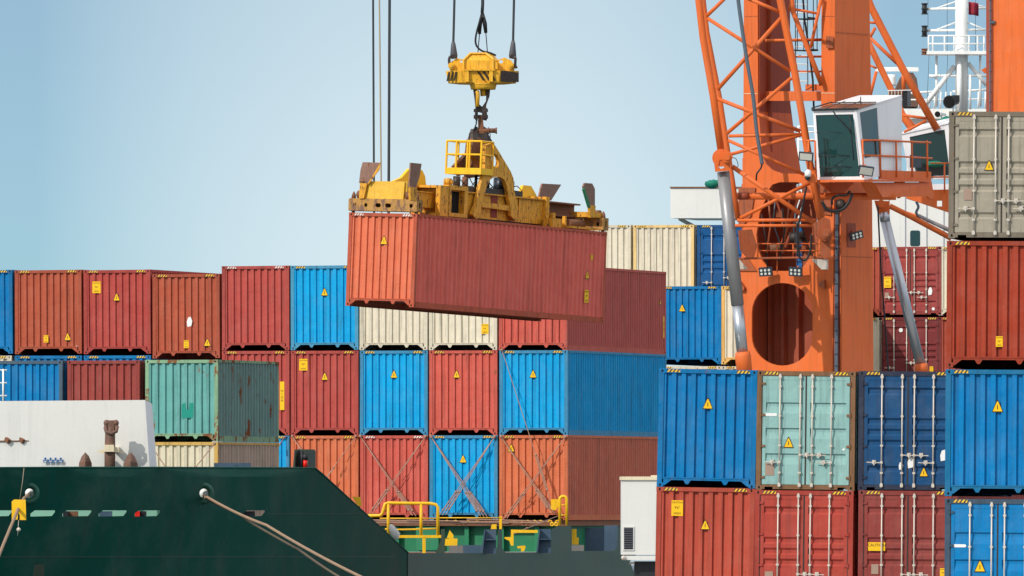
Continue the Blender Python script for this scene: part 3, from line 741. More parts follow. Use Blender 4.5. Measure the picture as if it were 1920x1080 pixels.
# white breakwater
D = 356
mb = MB()
mb.hexa([W(-60, 900, D), W(282, 900, D-.5), W(272, 750, D-.5), W(-60, 752.5, D)], [W(-60, 900, D+.05), W(282, 900, D-.45), W(272, 750, D-.45), W(-60, 752.5, D+.05)])
mb.obj('breakwater', 'white', SHIP)
mb = MB(); mb.hexa([W(282, 900, D-.48), W(296, 900, D+.9), W(285, 757, D+.9), W(272, 750, D-.48)], [W(281, 900, D-.4), W(295, 900, D+.95), W(284, 757, D+.95), W(271.5, 750, D-.42)])
mb.obj('breakwater_end', 'cabw', SHIP)
mb = MB(); mb.bar(W(-5, 827, D-.1), W(54, 826.5, D-.15), .06, .03)
for x in (11, 38):
    mb.bar(W(x, 823, D-.1), W(x+6, 828, D-.22), .1, .12)
mb.obj('ledge', 'rusty', SHIP)
mb = MB()
for k in range(4):
    x = 85+k*9.6; p = W(x, 864, D-.30-.0145*k)
    mb.mi = 0; mb.box(p.x-.064, p.x+.064, p.y-.01, p.y+.01, p.z-.05, p.z+.035)
    mb.ball(p+Vector((0, .012, .07)), .034, 10)
    mb.mi = 1; mb.box(p.x-.045, p.x+.045, p.y-.014, p.y-.01, p.z-.012, p.z); mb.box(p.x-.045, p.x+.03, p.y-.014, p.y-.01, p.z-.034, p.z-.022)
mb.obj('safety_signs', ['signblue', 'signw'], SHIP)
mb = MB(); D2 = 357.5
for x, y0, y1 in ((6, 692, 760),): mb.tube([W(x, y1, D2), W(x, y0, D2)], .028, 8)
for y in (694, 718, 742): mb.tube([W(-40, y, D2), W(13, y, D2)], .024, 8)
mb.obj('handrail', 'wpipe', SHIP)
# small blue box behind the bulwark
mb = MB(); D2 = 368; mb.box(W(401, 0, D2).x, W(470, 0, D2).x, D2, D2+.6, W(0, 890, D2).z, W(0, 868, D2).z); mb.box(W(421, 0, D2).x, W(442, 0, D2).x, D2-.03, D2, W(0, 880, D2).z, W(0, 871, D2).z); mb.obj('deck_box', 'navy', SHIP)
# superstructure
D = 474
def wbox(name, px0, px1, py0, py1, D, dep, mat='white', yaw=SY, parent=SHIP):
    mb = MB(); t = tan(radians(yaw)); s = F/D
    a = W(px0, py1, D); b = W(px1, py1, D-(px1-px0)/s*t); up0 = Vector((0, 0, (py1-py0)/s))
    back = Vector((sin(radians(yaw)), cos(radians(yaw)), 0))*dep
    mb.hexa([a, b, b+back, a+back], [a+up0, b+up0, b+up0+back, a+up0+back]); return mb.obj(name, mat, parent)
bw = wbox('bridge_wing', 1257, 1640, 352, 409, D, 4)
wbox('wing_coaming', 1256, 1641, 350, 352.5, D-.05, 4.2, 'rusty'); 
mb = MB(); mb.bar(W(1274, 410, D+1), W(1300, 424, D+2), .12, .12); mb.obj('wing_bracket', 'galv', SHIP)
wbox('deckhouse', 1610, 1960, 355, 700, D-8, 10)
mb = MB()
for x in (1665, 1696, 1736, 1768):
    p = W(x, 470, D-8-(x-1610)/47*.302-.03); mb.box(p.x-.02, p.x+.02, p.y-.04, p.y, p.z-1, p.z+2.6)
mb.obj('wall_stiffener', 'cabw', SHIP)
mb = MB(); q = [W(a, b, D-10.35) for a, b in stadium(1716, 447, 19, 30, 4, 4)]; mb.hexa(q, [p+Vector((0, .1, 0)) for p in q]); wn = mb.obj('window', 'dglass', SHIP)
mb = MB(); mb.box(W(1725, 0, D-10).x, W(1728.5, 0, D-10).x, D-10.5, D-10.3, W(0, 465, D-10).z, W(0, 432, D-10).z); mb.obj('window_frame', 'cabw', wn)
wbox('monkey_island', 1690, 1960, 204, 222, D-4, 6)
wbox('bridge_front', 1700, 1960, 222, 330, D-3, 5)
wbox('bridge_windows', 1702, 1960, 268, 300, D-3.2, .1, 'dglass')
mb = MB()
def T(mb, pts, r, D): mb.tube([W(a, b, D) for a, b in pts], r, 8)
Dm = 466
T(mb, [(1686, 176), (1764, 171)], .045, Dm); T(mb, [(1786, 172), (1850, 168)], .045, Dm); T(mb, [(1686, 187), (1785, 187)], .03, Dm); T(mb, [(1786, 186), (1850, 186)], .03, Dm)
for x in (1724, 1744, 1753, 1764, 1774, 1783, 1812, 1820, 1835, 1848): T(mb, [(x, 172), (x-1, 204)], .035, Dm)
mb.obj('railing', 'wpipe', SHIP)
wbox('railing_white_low', 1505, 1540, 236, 238, Dm, .05, 'wpipe')
mb = MB(); T(mb, [(1495, 237), (1540, 237)], .03, Dm); T(mb, [(1495, 248), (1540, 247)], .03, Dm); T(mb, [(1495, 262), (1540, 262)], .03, Dm); T(mb, [(1497, 237), (1497, 350)], .04, Dm); T(mb, [(1535, 237), (1535, 350)], .04, Dm); mb.obj('rail_low', 'wpipe', SHIP)
# mast
MAST = thing('signal_mast', 'white signal mast with crosstrees and lamps rising behind the grey container', 'mast', W(1803, 204, 462)); Dm = 462
mb = MB(); T(mb, [(1803, 210), (1803, -60)], .25, Dm); mb.obj('pole', 'wpipe', MAST)
mb = MB(); T(mb, [(1799, 210), (1799, 115)], .10, Dm-.35); T(mb, [(1819, 140), (1819, 205)], .05, Dm-.2); mb.obj('pipe', 'wpipe', MAST)
for y, a, b in ((17, 1738, 1848), (57.5, 1738, 1848), (142, 1742, 1850)): mb = MB(); T(mb, [(a, y), (b, y+(-2 if y < 100 else 0))], .05, Dm); mb.obj('crosstree', 'wpipe', MAST)
for (x0, y0, x1, y1) in ((1755, 16, 1792, 3), (1848, 14, 1812, 3), (1755, 56, 1792, 42), (1848, 56, 1810, 40)): mb = MB(); T(mb, [(x0, y0), (x1, y1)], .03, Dm); mb.obj('crosstree_brace', 'wpipe', MAST)
mb = MB(); T(mb, [(1790, 124), (1735, 196)], .10, Dm); T(mb, [(1815, 118), (1850, 160)], .08, Dm)
for x in (1756, 1838): T(mb, [(x, 104), (x, 200)], .05, Dm)
mb.obj('stay_tube', 'wpipe', MAST)
mb = MB(); p0 = W(1737, 103, Dm); p1 = W(1850, 97, Dm); mb.box(p0.x, p1.x, Dm-.8, Dm+.8, p0.z, p1.z)
p0 = W(1745, 149, Dm); mb.ball(W(1752, 143, Dm), .18, 10, .4); mb.obj('platform', 'wpipe', MAST)
mb = MB()
for y in (67, 82): T(mb, [(1740, y), (1850, y)], .03, Dm-.7)
for x in (1741, 1749, 1771, 1789, 1817, 1833, 1845): T(mb, [(x, 67), (x, 99)], .03, Dm-.7)
mb.obj('railing', 'wpipe', MAST)
for x, y0, y1, m_ in ((1733.5, 7, 26, 'blk'), (1733.5, 49, 68, 'blk'), (1733.5, 92, 102, 'rusty')):
    mb = MB(); T(mb, [(x, y0), (x, y1)], .10, Dm-.1); 
    for q in (0, .5, 1): T(mb, [(x, y0+(y1-y0)*q-1), (x, y0+(y1-y0)*q+1)], .13, Dm-.1)
    mb.obj('signal_lamp', m_, MAST)
mb = MB()
for x in (1740, 1776, 1829): T(mb, [(x, -30), (x, 100)], .008, Dm-.5)
for x in (1742, 1777): T(mb, [(x, 103), (x-4, 200)], .008, Dm-.5)
mb.obj('halyard', 'rope', MAST)
# flag
mb = MB(); nx = 10
g = [[W(1816+19*i/nx, 3+j*24/4+3*i/nx, 461)+Vector((0, .12*sin(i*.9), 0)) for j in range(5)] for i in range(nx+1)]
V = [[mb.bm.verts.new(p) for p in r] for r in g]
for i in range(nx):
    for j in range(4): mb._f([V[i][j], V[i+1][j], V[i+1][j+1], V[i][j+1]], True)
o = mb.obj('flag', 'flag'); tag(o, 'maroon flag flying beside the white signal mast', 'flag')
md = o.modifiers.new('thickness', 'SOLIDIFY'); md.thickness = .01
# horns and searchlight
def horn(label, px, py, r, mat, D=455):
    h = thing('ship_horn', label, 'horn', W(px, py, D))
    mb = MB(); c = W(px, py, D); d = Vector((-.35, -1, -.02)).normalized(); n = 16
    mb.tube([c+d*.0, c-d*.25, c-d*.6, c-d*1.0], r, n, True, [r, r*.75, r*.45, r*.35]); mb.obj('bell', mat, h)
    mb = MB(); mb.tube([c+d*.012, c+d*.02], r*.82, n); mb.obj('mouth', 'dark', h)
    mb = MB(); mb.tube([c-d*.5, c-d*.5-Vector((0, 0, .55))], .035, 8); mb.box(c.x-.1, c.x+.1, c.y+.4, c.y+.6, c.z-.62, c.z-.5); mb.obj('bracket', 'wpipe', h)
    return h
h = horn('large black horn above the grey container, on the ship\'s bridge roof', 1780, 191, .26, 'blk')
mb = MB(); p = W(1786, 185, 455); mb.box(p.x, p.x+.28, p.y+.1, p.y+.7, p.z-.12, p.z+.14); mb.obj('driver_box', 'blk', h)
horn('small white horn left of the grey container', 1758, 214, .14, 'wpipe')
# radar
R = thing('radar_scanner', 'white bar radar scanner with its round housing, between the orange tubes', 'radar', W(1673, 160, 458)); D = 458
mb = MB(); a = W(1641, 130, D); b = W(1722, 130, D); mb.tube([a, b], .085, 10); mb.box(a.x, b.x, D-.12, D+.05, a.z-.085, a.z+.06); mb.obj('antenna_bar', 'wpipe', R)
mb = MB(); T(mb, [(1671, 140), (1671, 146), (1671, 157), (1671, 161)], .2, D); mb.obj('housing', 'wpipe', R)
mb = MB(); T(mb, [(1671, 160), (1671, 204)], .08, D); mb.obj('stand', 'wpipe', R)
# funnel
mb = MB(); D = 470
o = [(1677, 200), (1680, 165), (1690, 143), (1700, 136), (1712, 136), (1719, 147), (1723, 172), (1722, 200)]
mb.plate(o, [], lambda u, v: W(u, v, D), (0, 2.2, 0)); o = mb.obj('funnel', 'funnel'); tag(o, 'sooty brown funnel with a rounded top behind the orange jib tubes', 'funnel')
# green tarpaulin bundles
for px, py, s, D, lb in ((1335, 345, .28, 472, 'small green tarpaulin bundle on the white bridge wing'), (1774, 228, .3, 455, 'green tarpaulin bundle at the left edge of the grey container')):
    mb = MB(); c = W(px, py, D); mb.ball(c, s, 12, .65); mb.ball(c+Vector((.15, 0, .03)), s*.7, 10, .8)
    for v in mb.bm.verts: v.co += Vector((random.uniform(-.04, .04), 0, random.uniform(-.04, .04)))
    tag(mb.obj('tarpaulin_bundle', 'gtarp'), lb, 'tarpaulin')
# ---------------------------------------------------------------- anchor on the breakwater
A = thing('spare_anchor', 'big rusty spare anchor standing on the bow against the white breakwater', 'anchor', W(206, 877, 354.85)); D = 354.85
s = D/F
mb = MB(); mb.tube([W(206, 890, D), W(206, 850, D), W(206.5, 812, D), W(207, 800, D)], .2, 10, True, [.165, .165, .155, .13]); mb.obj('shank', 'anchor', A)
mb = MB()
c = W(208, 800, D)
mb.tube([W(197, 801, D-.12), W(199, 809, D-.16), W(208, 813, D-.2), W(218, 809, D-.16), W(220, 799, D-.12)], .055, 8)
mb.tube([W(200, 806, D-.05), W(199, 792, D-.05)], .07, 8); mb.tube([W(217, 806, D-.05), W(218, 792, D-.05)], .07, 8)
mb.box(W(202, 0, D).x, W(214, 0, D).x, D-.12, D+.1, W(0, 812, D).z, W(0, 789, D).z)
mb.ball(W(200, 793, D-.05), .1, 10); mb.ball(W(217, 793, D-.05), .1, 10); mb.tube([W(198, 792, D-.05), W(219, 792, D-.05)], .065, 8)
mb.obj('shackle', 'anchor', A)
for x, w_ in ((160, 13), (245, 14)):
    mb = MB(); o = [(x-w_, 885), (x-w_*.92, 868), (x-w_*.5, 855), (x, 848), (x+w_*.5, 855), (x+w_*.92, 868), (x+w_, 885)]
    ctr = [W(x, 885, D-.22), W(x, 865, D-.25), W(x, 850, D-.05)]
    F0 = [mb.bm.verts.new(W(a, b, D)) for a, b in o]; Bk = [mb.bm.verts.new(W(a, b, D+.15)) for a, b in o]; C = [mb.bm.verts.new(p) for p in ctr]
    mb._f([F0[0], F0[1], C[1], C[0]]); mb._f([F0[1], F0[2], C[2], C[1]]); mb._f([F0[2], F0[3], C[2]]); mb._f([F0[3], F0[4], C[2]]); mb._f([F0[4], F0[5], C[1], C[2]]); mb._f([F0[5], F0[6], C[0], C[1]])
    for i in range(6): mb._f([F0[i+1], F0[i], Bk[i], Bk[i+1]])
    mb._f(Bk); mb.obj('fluke', 'anchor', A)
mb = MB()
mb.box(W(196, 0, D).x, W(214, 0, D).x, D-.28, D+.2, W(0, 847, D).z, W(0, 834, D).z); mb.box(W(213, 0, D).x, W(223, 0, D).x, D-.15, D+.8, W(0, 848, D).z, W(0, 838, D).z)
mb.hexa([W(181, 847, D), W(196, 842, D), W(196, 849, D), W(190, 850, D)], [W(181, 847, D+.4), W(196, 842, D+.4), W(196, 849, D+.4), W(190, 850, D+.4)])
mb.hexa([W(223, 843, D), W(235, 848, D), W(226, 850, D), W(223, 849, D)], [W(223, 843, D+.4), W(235, 848, D+.4), W(226, 850, D+.4), W(223, 849, D+.4)])
mb.obj('holding_clamp', 'creamp', A)
# ---------------------------------------------------------------- ropes, rat guard, lamp box
def rope(name, label, pts, r, mat, cat='mooring rope', grp=None, sag=.0, twist=True):
    P = [W(*p) for p in pts]; out = []
    for a, b in zip(P, P[1:]):
        for i in range(24): t = i/24; out.append(a.lerp(b, t)-Vector((0, 0, sag*4*t*(1-t))))
    out.append(P[-1])
    mb = MB(); mb.tube(out, r, 10); return tag(mb.obj(name, mat), label, cat, grp)
rope('mooring_rope', 'thick tan mooring rope running from the right fairlead down to the lower right', [(382, 928, 356.2), (388, 932, 354), (500, 985, 338), (690, 1088, 312)], .042, 'moor', sag=.05)
rope('mooring_rope', 'dark thin mooring rope just below the thick tan one on the green hull', [(382, 932, 356.2), (440, 960, 347), (560, 1030, 332), (650, 1090, 315)], .034, 'moord', sag=.03)
rope('mooring_rope', 'tan mooring rope at the lower left passing through the yellow rat guard', [(55, 926, 348.5), (45, 934, 346), (35, 952, 342), (10, 1012, 330), (-30, 1110, 315)], .045, 'moor')
mb = MB(); D = 341.5; mb.plate([(22, 940), (27, 936.5), (48, 937), (49, 975), (37, 975), (37, 966), (34, 960), (33, 974), (22, 975)], [], lambda u, v: W(u, v, D), (.0, .02, 0)); g = mb.obj('rat_guard', 'yelp'); tag(g, 'yellow metal rat guard hung on the rope at the lower left', 'rat guard')
mb = MB(); T(mb, [(45, 877, ), (42, 905), (37, 936)], .008, 345); o = mb.obj('cord', 'lrope'); tag(o, 'thin cord from the bulwark down to the yellow rat guard', 'cord')
mb = MB(); T(mb, [(35, 975), (34, 990), (33, 1004)], .006, 341.5); mb.ball(W(35, 993, 341.5), .065, 8); o = mb.obj('shackle_weight', 'galv'); tag(o, 'small grey weight dangling below the yellow rat guard', 'weight')
LB = thing('navigation_light_box', 'dark green open box with a red lamp on the bulwark corner', 'lamp box', W(570, 878, 366)); D = 366
mb = MB()
for q in ([(549, 878), (552, 843), (554, 843), (553, 878)],): mb.plate(q, [], lambda u, v: W(u, v, D-.6), (.1, .9, 0))
mb.plate([(553, 878), (554, 842.5), (590, 842.5), (592, 878)], [], lambda u, v: W(u, v, D+.3), (0, .03, 0))
mb.hexa([W(571, 878, D-.6), W(573, 878, D-.6), W(573, 845, D-.6), W(571, 845, D-.6)], [W(590, 878, D+.3), W(592, 878, D+.3), W(592, 845, D+.3), W(590, 845, D+.3)])
mb.obj('screen', 'hull2', LB)
mb = MB(); mb.box(W(552, 0, D).x, W(592, 0, D).x, D-.5, D+.4, W(0, 879, D).z-.05, W(0, 878, D).z); mb.box(W(554, 0, D).x, W(572, 0, D).x, D+.0, D+.25, W(0, 878, D).z, W(0, 846, D).z); mb.obj('back_panel', 'blk', LB)
mb = MB(); T(mb, [(572.5, 876), (572.5, 862)], .07, D-.6); mb.obj('red_lamp', 'red', LB)
mb = MB(); T(mb, [(572.5, 878), (572.5, 876)], .1, D-.6); T(mb, [(572.5, 862), (572.5, 852)], .09, D-.6); T(mb, [(566, 846), (566, 876)], .05, D-.45); mb.obj('lamp_body', 'blk', LB)
# rag
mb = MB(); c = W(739, 998, 380.5); mb.ball(c, .12, 10, 2.0); 
for v in mb.bm.verts: v.co += Vector((random.uniform(-.06, .06)+(c.z-v.co.z)*.5, 0, random.uniform(-.05, .05)))
tag(mb.obj('rag', 'cloth'), 'crumpled white rag hanging by the yellow walkway', 'rag')
# ---------------------------------------------------------------- yellow walkway and yellow fittings
WK = thing('walkway', 'yellow railed walkway platform above the bulwark, in front of the lashed containers', 'walkway', W(795, 1037, 384)); D = 384
mb = MB()
T(mb, [(690, 967), (712, 967), (717, 963), (720, 952), (722, 945), (728, 943), (745, 943.5), (805, 944), (817, 946), (821, 951), (821, 1004)], .055, D)
T(mb, [(722, 992), (745, 993), (780, 992.5), (821, 991)], .028, D); T(mb, [(712, 972), (822, 972)], .02, D)
mb.obj('handrail', 'yelp', WK)
for x, y0 in ((728, 943), (789.5, 944)): mb = MB(); T(mb, [(x, y0), (x, 1004)], .05, D); mb.obj('rail_post', 'yelp', WK)
mb = MB(); p0 = W(745, 1008.5, D); p1 = W(827, 1003.5, D); mb.box(p0.x, p1.x, D-.05, D+.9, p0.z, p1.z); mb.obj('deck_plate', 'yelp', WK)
mb = MB(); p0 = W(792, 1040, D); p1 = W(798, 1008, D); mb.box(p0.x, p1.x, D-.05, D+.1, p0.z, p1.z); mb.obj('support_post', 'yelp', WK)
mb = MB(); T(mb, [(821, 971), (938, 971)], .018, 388); tag(mb.obj('safety_chain', 'yelp'), 'thin yellow safety line strung from the walkway to a short yellow post', 'safety line')
def yfit(label, polys, D, tubes=(), name='lashing_bracket', cat='bracket', mat='yelp', th=.25):
    mb = MB()
    for q in polys: mb.plate(q, [], lambda u, v: W(u, v, D), (0, th, 0))
    for pts, r in tubes: T(mb, pts, r, D)
    return tag(mb.obj(name, mat), label, cat)
yfit('yellow post with a ring at its foot where the safety line ends', [[(936, 992), (936, 968), (941, 968), (941, 992)], [(920, 992), (922, 983), (931, 983), (931, 992)]], 388, name='stanchion', cat='post')
yfit('yellow ventilator cover standing on the deck right of the walkway', [[(834, 1023), (835, 1010), (843, 1010), (843, 1023)], [(843, 1023), (843, 1009), (858, 1010), (857, 1023)], [(838, 1009), (843, 994), (850, 1003), (850, 1009)]], 390, name='deck_ventilator', cat='ventilator')
yfit('yellow box at the edge of the sloping bulwark', [[(660, 931), (676, 932), (678, 949), (671, 949)]], 378, name='deck_light_box', cat='box', th=.4)
yfit('yellow angle beam on the deck between the two bulwark posts', [[(958, 993), (1008, 994), (1008, 999), (963, 999), (963, 1023), (958, 1023), (955, 1014), (946, 1010), (946, 1007), (958, 1007)]], 391, name='lashing_bridge_arm', cat='beam')
yfit('small yellow tap fitting low on the deck between the bulwark posts', [[(970, 1024), (985, 1023), (985, 1028), (982, 1034), (977, 1034), (977, 1028), (970, 1028)]], 390, name='hydrant', cat='hydrant')
yfit('ochre cylinder standing in the dark opening right of the square post', [[(1072, 1021), (1072, 992), (1081, 992), (1081, 1008), (1085, 1008), (1085, 1021)]], 400, name='deck_bollard', cat='bollard')
yfit('bright yellow panel beside the arched ladder hoop', [[(1033, 936), (1049, 936), (1047, 948), (1042, 957), (1033, 955)]], 394.5, name='warning_panel', cat='panel', th=.1)
hp = [(1049.5, 985), (1049.5, 938)]+[(1056-6.5*cos(pi*k/8), 937-6.5*sin(pi*k/8)) for k in range(9)]+[(1062.5, 985)]
yfit('yellow arched ladder hoop standing on the bulwark post', [], 393, [(hp, .05), ([(1050, 947), (1062, 947)], .02), ([(1050, 966), (1062, 966)], .02)]+[([(x+3*cos(t*.8), 983-3*sin(t*.8)) for t in range(9)], .025) for x in (1035, 1043)], name='ladder_hoop', cat='ladder')
# ---------------------------------------------------------------- lashing rods
def oncont(px, py, off=.28):
    """point on the plane of the ship stack's fronts, off metres before it"""
    x0, D0 = SREF; X0 = (x0-CX)/F*D0; k = (px-CX)/F; c, s = cos(yw), sin(yw)
    X0 -= 0; t = (k*(D0-off)-X0)/(c+k*s); return W(px, py, D0-off-t*s)
def rod(a, b, label, off=.24):
    r = thing('lashing_rod', label, 'lashing rod', oncont(*b, off), 'lashing rods crossed over the lowest containers')
    A_, B_ = oncont(a[0], a[1], .06), oncont(b[0], b[1], off+.15)
    mb = MB(); mb.tube([A_, B_], .013, 6); mb.ball(A_, .05, 8); mb.obj('bar', 'rod', r)
    mb = MB(); p, q = A_.lerp(B_, .70), A_.lerp(B_, .93); n = Vector((.028, 0, .02))
    mb.tube([p+n, q+n], .012, 6); mb.tube([p-n, q-n], .012, 6); mb.ball(p, .042, 8); mb.ball(q, .042, 8); mb.obj('turnbuckle', 'rod', r)
    return r
spec = [((675, 817), (780, 968), 'salmon'), ((798, 818), (692, 963), 'salmon'), ((807, 817), (914, 970), 'blue'), ((928, 818), (823, 967), 'blue'), ((939, 818), (1040, 963), 'orange'), ((1060, 819), (944, 973), 'orange')]
for i, (a, b, c_) in enumerate(spec):
    fall = 'falling to the right' if i % 2 == 0 else 'falling to the left'
    for j in range(3 if c_ == 'blue' else 2):
        wh = ('outermost', 'innermost', 'middle')[j]
        d = (-1 if i % 2 == 0 else 1)*6.5*j
        rod((a[0]+(-d*.15), a[1]+j*1.5), (b[0]+d, b[1]-j), '%s of the lashing rods %s over the lashed %s container' % (wh, fall, c_), .22+.05*j)
rod((667, 818), (608, 902), 'lashing rod at the upper right corner of the orange container behind the sloping bulwark')
rod((548, 818), (568, 850), 'lashing rod at the upper left corner of the orange container behind the sloping bulwark')
rod((941, 656), (1032, 938), 'long thin pale rod slanting across the bright blue container with the long side', .3)
rod((533, 820), (521, 838), 'short lashing rod end over the narrow blue strip')
def rod2(a, b, label, D=370):
    r = thing('lashing_rod', label, 'lashing rod', W(*b, D), 'lashing rods crossed over the lowest containers')
    mb = MB(); mb.tube([W(*a, D), W(*b, D-.3)], .018, 6); mb.ball(W(*a, D), .05, 8); mb.obj('bar', 'rod', r)
rod2((402, 832), (360, 884), 'lashing rod slanting down left over the cream container under the teal one')
rod2((285, 838), (316, 884), 'lashing rod slanting down right over the cream container under the teal one', 371)
rod((1052, 965), (960, 1002), 'loose lashing rod slanting from the ladder hoop to the yellow beam', 8.5)
# ---------------------------------------------------------------- white locker at the quay edge
LK = thing('equipment_cabinet', 'white cabinet with a louvred vent, left of the foreground container stack', 'cabinet', W(1200, 1050, 322)); D = 322
def bx(mb, a, b, y0, y1, D, dep):
    p, q = W(a, y1, D), W(b, y0, D); mb.box(p.x, q.x, D, D+dep, p.z, q.z); return mb
bx(MB(), 1165, 1262, 900, 1040, D, 2.2).obj('body', 'white', LK)
mb = bx(MB(), 1163, 1262, 893.5, 900, D-.05, 2.3); bx(mb, 1222, 1262, 891, 894, D-.02, 2.2); mb.obj('lid', 'creamp', LK)
bx(MB(), 1168, 1262, 1042, 1050, D-.02, 2.2).obj('base', 'white', LK)
mb = bx(MB(), 1168, 1189, 987, 1032, D-.03, .03); mb.obj('vent_frame', 'white', LK)
mb = MB()
for k in range(12): 
    p = W(1170, 990.5+k*3.35, D-.045); q = W(1187, 990.5+k*3.35, D-.045)
    mb.hexa([p, q, q+Vector((0, .03, .035)), p+Vector((0, .03, .035))], [p+Vector((0, -.006, -.006)), q+Vector((0, -.006, -.006)), q+Vector((0, .024, .029)), p+Vector((0, .024, .029))])
mb.obj('louvre', 'louvre', LK); bx(MB(), 1170, 1187, 989, 1030, D-.035, .004).obj('vent_opening', 'dark', LK)
mb = MB(); mb.ball(W(1169, 1046, D-.05), .07, 8); mb.obj('latch', 'galv', LK)
mb = bx(MB(), 1190, 1262, 1053, 1300, D+.3, 1.8); mb.obj('pedestal', 'blk', LK)
mb = bx(MB(), 1180, 1192, 1054, 1058, D+.3, .5); mb.obj('pipe_bracket', 'galv', LK)
# ---------------------------------------------------------------- orange crane
CY = 30.0; CD = 345.0; CS = F/CD; tY = tan(radians(CY)); D0c = CD
def Dp(px, base=CD, ref=1395): return base-(px-ref)/CS*tY      # plane of the crane's bright fronts
def ybox(mb, pa, pb, pc, y0, y1, base=CD, lean=None, off=0):
    """tapering box turned by the crane's yaw: pa/pb = (top, bottom) px of the front face edges, pc of the far right edge"""
    q = []
    for i, y in ((1, y1), (0, y0)):
        a, b, c = pa[i], pb[i], pc[i]
        A = W(a, y, Dp(a, base)+off); B = W(b, y, Dp(b, base)+off)
        dd = (c-b)/CS; Cc = B+Vector((dd, dd/tY, 0)); Dd = A+(Cc-B)
        q.append([A, B, Cc, Dd])
    mb.hexa(q[0], q[1]); return mb
CR = thing('deck_crane', 'orange deck crane with twin box legs and lattice jib, in the right half', 'crane', W(1475, 700, CD))

mb = MB(); ybox(mb, (1396, 1394), (1420, 1421), (1482, 1482), -420, 190); ybox(mb, (1394, 1393), (1421, 1432), (1482, 1508), 190, 335)
bmesh.ops.recalc_face_normals(mb.bm, faces=mb.bm.faces[:]); mb.obj('leg', 'crane', CR)
mb = MB(); ybox(mb, (1542, 1539), (1565, 1565), (1626, 1640), -420, 345); mb.obj('leg', 'crane', CR)
# sheet painting shade on the left leg's inner face, plus stiffener
mb = MB(); A1, A2 = W(1424, -420, Dp(1420)+.12), W(1424, 200, Dp(1420)+.12)
def facep(px, py, out=.02):
    dd = (px-1420)/CS; return W(1420, py, Dp(1420))+Vector((dd, dd/tY, 0))+Vector((out*.9, -out*.5, 0))
q = [facep(1422, 298), facep(1500, 326), facep(1482, 190), facep(1480, -418), facep(1422, -418)]; mb.hexa(q, [p+Vector((.02, -.012, 0)) for p in q]); mb.obj('side_shade_sheet', 'crane_in', CR)
mb = MB(); q = [facep(1438, 305, .05), facep(1441, 308, .05), facep(1441, -418, .05), facep(1438, -418, .05)]; mb.hexa(q, [p+Vector((.08, -.05, 0)) for p in q]); mb.obj('stiffener', 'crane_in', CR)
mb = MB(); ybox(mb, (1421, 1421), (1540, 1540), (1546, 1546), 171, 189, off=.5); mb.obj('cross_beam', 'crane', CR)
mb = MB(); ybox(mb, (1510, 1510), (1540, 1540), (1545, 1545), 158, 170, off=.9); mb.obj('bracket_box', 'crane', CR)
def ct(name, pts, r, D=None, mat='crane', n=12, parent=CR):
    mb = MB(); mb.tube([W(p[0], p[1], (p[2] if len(p) > 2 else D)) for p in pts], r, n); return mb.obj(name, mat, parent)
ct('cross_pipe', [(1435, 76), (1541, 74.5)], .045, 344.5); ct('cross_pipe', [(1490, 106), (1541, 106)], .035, 345.2); ct('cross_pipe', [(1495, 134), (1541, 134)], .03, 345.2)
mb = MB(); ybox(mb, (1549, 1549), (1562, 1562), (1563, 1563), 68, 90, off=-.1); mb.obj('pad_eye', 'cdirt_shade', CR)
for yy, pa_, pb_ in ((30, 1396, 1420), (30, 1541.5, 1565), (250, 1394, 1426), (175, 1395, 1420)):
    wl = MB(); ybox(wl, (pa_, pa_), (pb_, pb_), (pb_+.5, pb_+.5), yy, yy+1.0, off=-.008); wl.obj('weld_seam', 'cdirt_shade' if yy != 175 else 'creamp', CR)
for yy in (60, 480, 590):
    wl = MB(); x0 = 1566 if yy < 300 else 1577.5; x1 = 1631 if yy < 300 else 1639; q = []
    for (u, v) in ((x0, yy), (x1, yy), (x1, yy+1), (x0, yy+1)):
        dd = (u-x0)/CS; q.append(W(x0, v, Dp(x0))+Vector((dd+.01, dd/tY-.012, 0)))
    wl.hexa(q, [p+Vector((.01, .02, 0)) for p in q]); wl.obj('weld_seam', 'cdirt_shade', CR)
wl = MB(); ybox(wl, (1539.5, 1539.5), (1565, 1565), (1565.5, 1565.5), 174, 175, off=-.01); wl.obj('weld_seam', 'creamp', CR)
# gusset and front plate with the two openings
cf = lambda u, v: W(u, v, Dp(u)-.02)
outer = [(1392, 296), (1430, 296), (1437, 309), (1448, 319), (1465, 325), (1500, 326), (1516, 322), (1530, 312), (1540, 298), (1565, 298), (1563, 440), (1561, 700), (1384, 700), (1385, 515), (1392, 470), (1393, 380), (1384, 374), (1392, 350)]
h1 = [(1446, 508), (1430, 490), (1420, 465), (1418, 440), (1424, 400), (1436, 372), (1438, 360), (1448, 346), (1462, 341.5), (1495, 341.5), (1512, 348), (1521, 360), (1530, 400), (1538, 440), (1530, 470), (1512, 492), (1500, 508)]
h2 = stadium(1466.5, 608, 114, 155, 8, 56)
mb = MB(); mb.plate(outer, [h1, h2], cf, (.04, .07, 0)); mb.obj('front_plate', 'crane', CR)
# arch web under the gusset
mb = MB(); pts = [(1437, 372), (1448, 346), (1462, 341.5), (1495, 341.5), (1512, 348), (1521, 362)]
fr = [cf(*p)+Vector((.03, .05, 0)) for p in pts]; bk = [p+Vector((sin(radians(CY)), cos(radians(CY)), 0))*1.2 for p in fr]
for a, b, c, d in zip(fr, fr[1:], bk[1:], bk): mb.quad(a, b, c, d)
mb.obj('arch_web', 'crane_in', CR)
